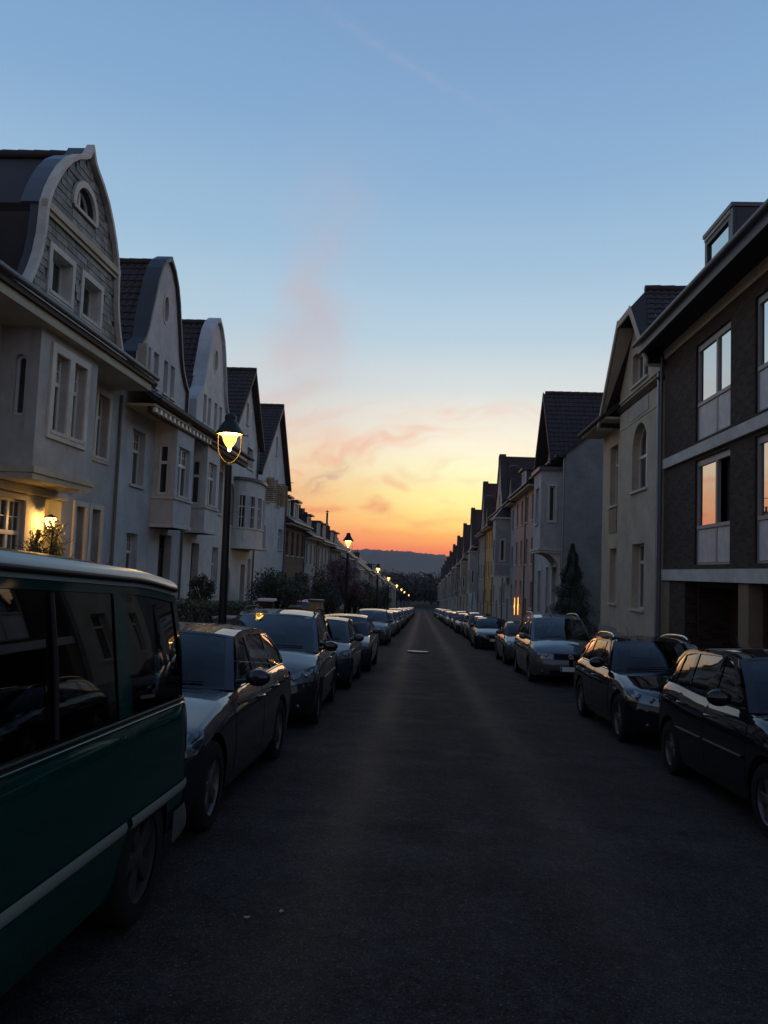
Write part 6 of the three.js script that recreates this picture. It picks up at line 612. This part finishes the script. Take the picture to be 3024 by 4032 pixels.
// two lit tube lamps beside the pink house's door
for (const [Z, l] of [[57.1, 'glowing upright tube lamp on the pink house, by its door'], [59.2, 'glowing upright tube lamp on the pink house, by its door']]) { const g = thing('tube_lamp', l, 'lamp', [6.9, gy(Z) + 1.5, -Z], 'tube lamps by the pink house door'); part(g, 'tube_light', rbox(-0.03, 0.03, 0, 1.25, -0.05, 0.05, 0.02), new THREE.MeshStandardMaterial({ color: C(1, 0.8, 0.5), emissive: C(1, 0.45, 0.08), emissiveIntensity: 1.6 })); part(g, 'mount', rbox(0.03, 0.1, 0.05, 1.2, -0.035, 0.035, 0.005), M.iron); const p = new THREE.PointLight(C(1, 0.5, 0.12), 0.25, 0, 2); p.position.set(-0.12, 0.6, 0); p.castShadow = true; g.add(p); }
// roof aerial and stove pipe on the street lamp side
{
  const g = thing('roof_aerial', 'thin television aerial on the brown brick row house roof', 'aerial', [-9.9, 5.9, -56]); part(g, 'mast', rod([0, -0.8, 0], [0, 2.0, 0], 0.03, 6), M.zincDark); part(g, 'boom', rod([0, 1.9, -1.0], [0, 1.75, 1.0], 0.018, 5), M.zincDark); for (let i = 0; i < 9; i++) part(g, 'element', rod([-0.3, 1.9 - i * 0.018, -0.95 + i * 0.23], [0.3, 1.9 - i * 0.018, -0.95 + i * 0.23], 0.01, 4), M.zincDark); for (const [y, w] of [[1.2, 0.5], [0.7, 0.4]]) part(g, 'element', rod([0, y, -w], [0, y, w], 0.012, 4), M.zincDark);
  const s = thing('stove_pipe', 'tall thin stove pipe on a row house roof', 'pipe', [-9.7, 4.6, -78]); part(s, 'pipe', rod([0, -0.4, 0], [0, 2.6, 0], 0.1, 8), M.brown); part(s, 'cowl', lathe([[0, 0.2], [0.16, 0.05], [0.16, 0.0]], 10), M.zincDark).position.y = 2.65;
}
// ---------------------------------------------------------------- valley floor beyond the end of the street
{
  let VH = 0; const pts = []; for (let i = 0; i < 520; i++) { const Z = rr(335, 760), x = rr(-0.5, 0.5) * Z * 0.5 + rr(-14, 14); if (Math.abs(x) < 3 && Z < 345) continue; pts.push([x, Z, rr(6, 10) * (Z < 400 ? 0.8 : 1)]); }
  const geo = leafCloud(110000, i => { const [x, Z, r] = pts[i % pts.length], t = rr(0, 6.283), p = Math.acos(rr(-0.4, 1)), q = Math.cbrt(rr(0.3, 1)) * r * (0.8 + 0.3 * Math.sin(t * 3 + p * 5)), d = [Math.sin(p) * Math.cos(t), Math.cos(p), Math.sin(p) * Math.sin(t)]; return [x + d[0] * q * 0.8, groundY(x, Z) + r * 0.95 + d[1] * q, -Z + d[2] * q * 0.8, ...d]; }, 2.0);
  const w = sh(new THREE.Mesh(geo, LM.far)); w.name = 'far_wood'; w.userData = { label: 'dark wood filling the valley at the end of the street', category: 'wood', kind: 'stuff' }; scene.add(w);
  for (const [x, Z, wd, hh, m] of [[-26, 420, 14, 9, 0], [2, 470, 16, 10, 3], [17, 395, 12, 9, 4], [-8, 560, 18, 12, 1], [30, 520, 15, 11, 2]]) { const g = thing('valley_house', ['white', 'greenish grey', 'dusky pink', 'bluish grey', 'cream'][VH++] + ' pitched roof house among the trees beyond the street', 'house', [x, groundY(x, Z), -Z], 'houses in the valley'); const wl = part(g, 'wall', slab([[-wd / 2, -2], [wd / 2, -2], [wd / 2, hh * 0.62], [-wd / 2, hh * 0.62]], [], -5, 5), RW[m]); for (const s of [-1, 1]) slope4({ g }, 'roof', [-wd / 2 - 0.4, hh * 0.58, s * 5.4], [wd / 2 + 0.4, hh * 0.58, s * 5.4], [wd / 2 + 0.4, hh + 1.5, 0], [-wd / 2 - 0.4, hh + 1.5, 0], 0.2, M.roofRed); part(g, 'chimney', box(wd * 0.2, wd * 0.2 + 0.8, hh, hh + 2.6, -0.4, 0.4), M.brick); for (let i = 0; i < 4; i++) part(g, 'window', box(-wd * 0.38 + i * wd * 0.22, -wd * 0.38 + i * wd * 0.22 + 1.1, hh * 0.25, hh * 0.25 + 1.4, 5.002, 5.03), M.farGlass); }
}
renderer.render(scene, camera);
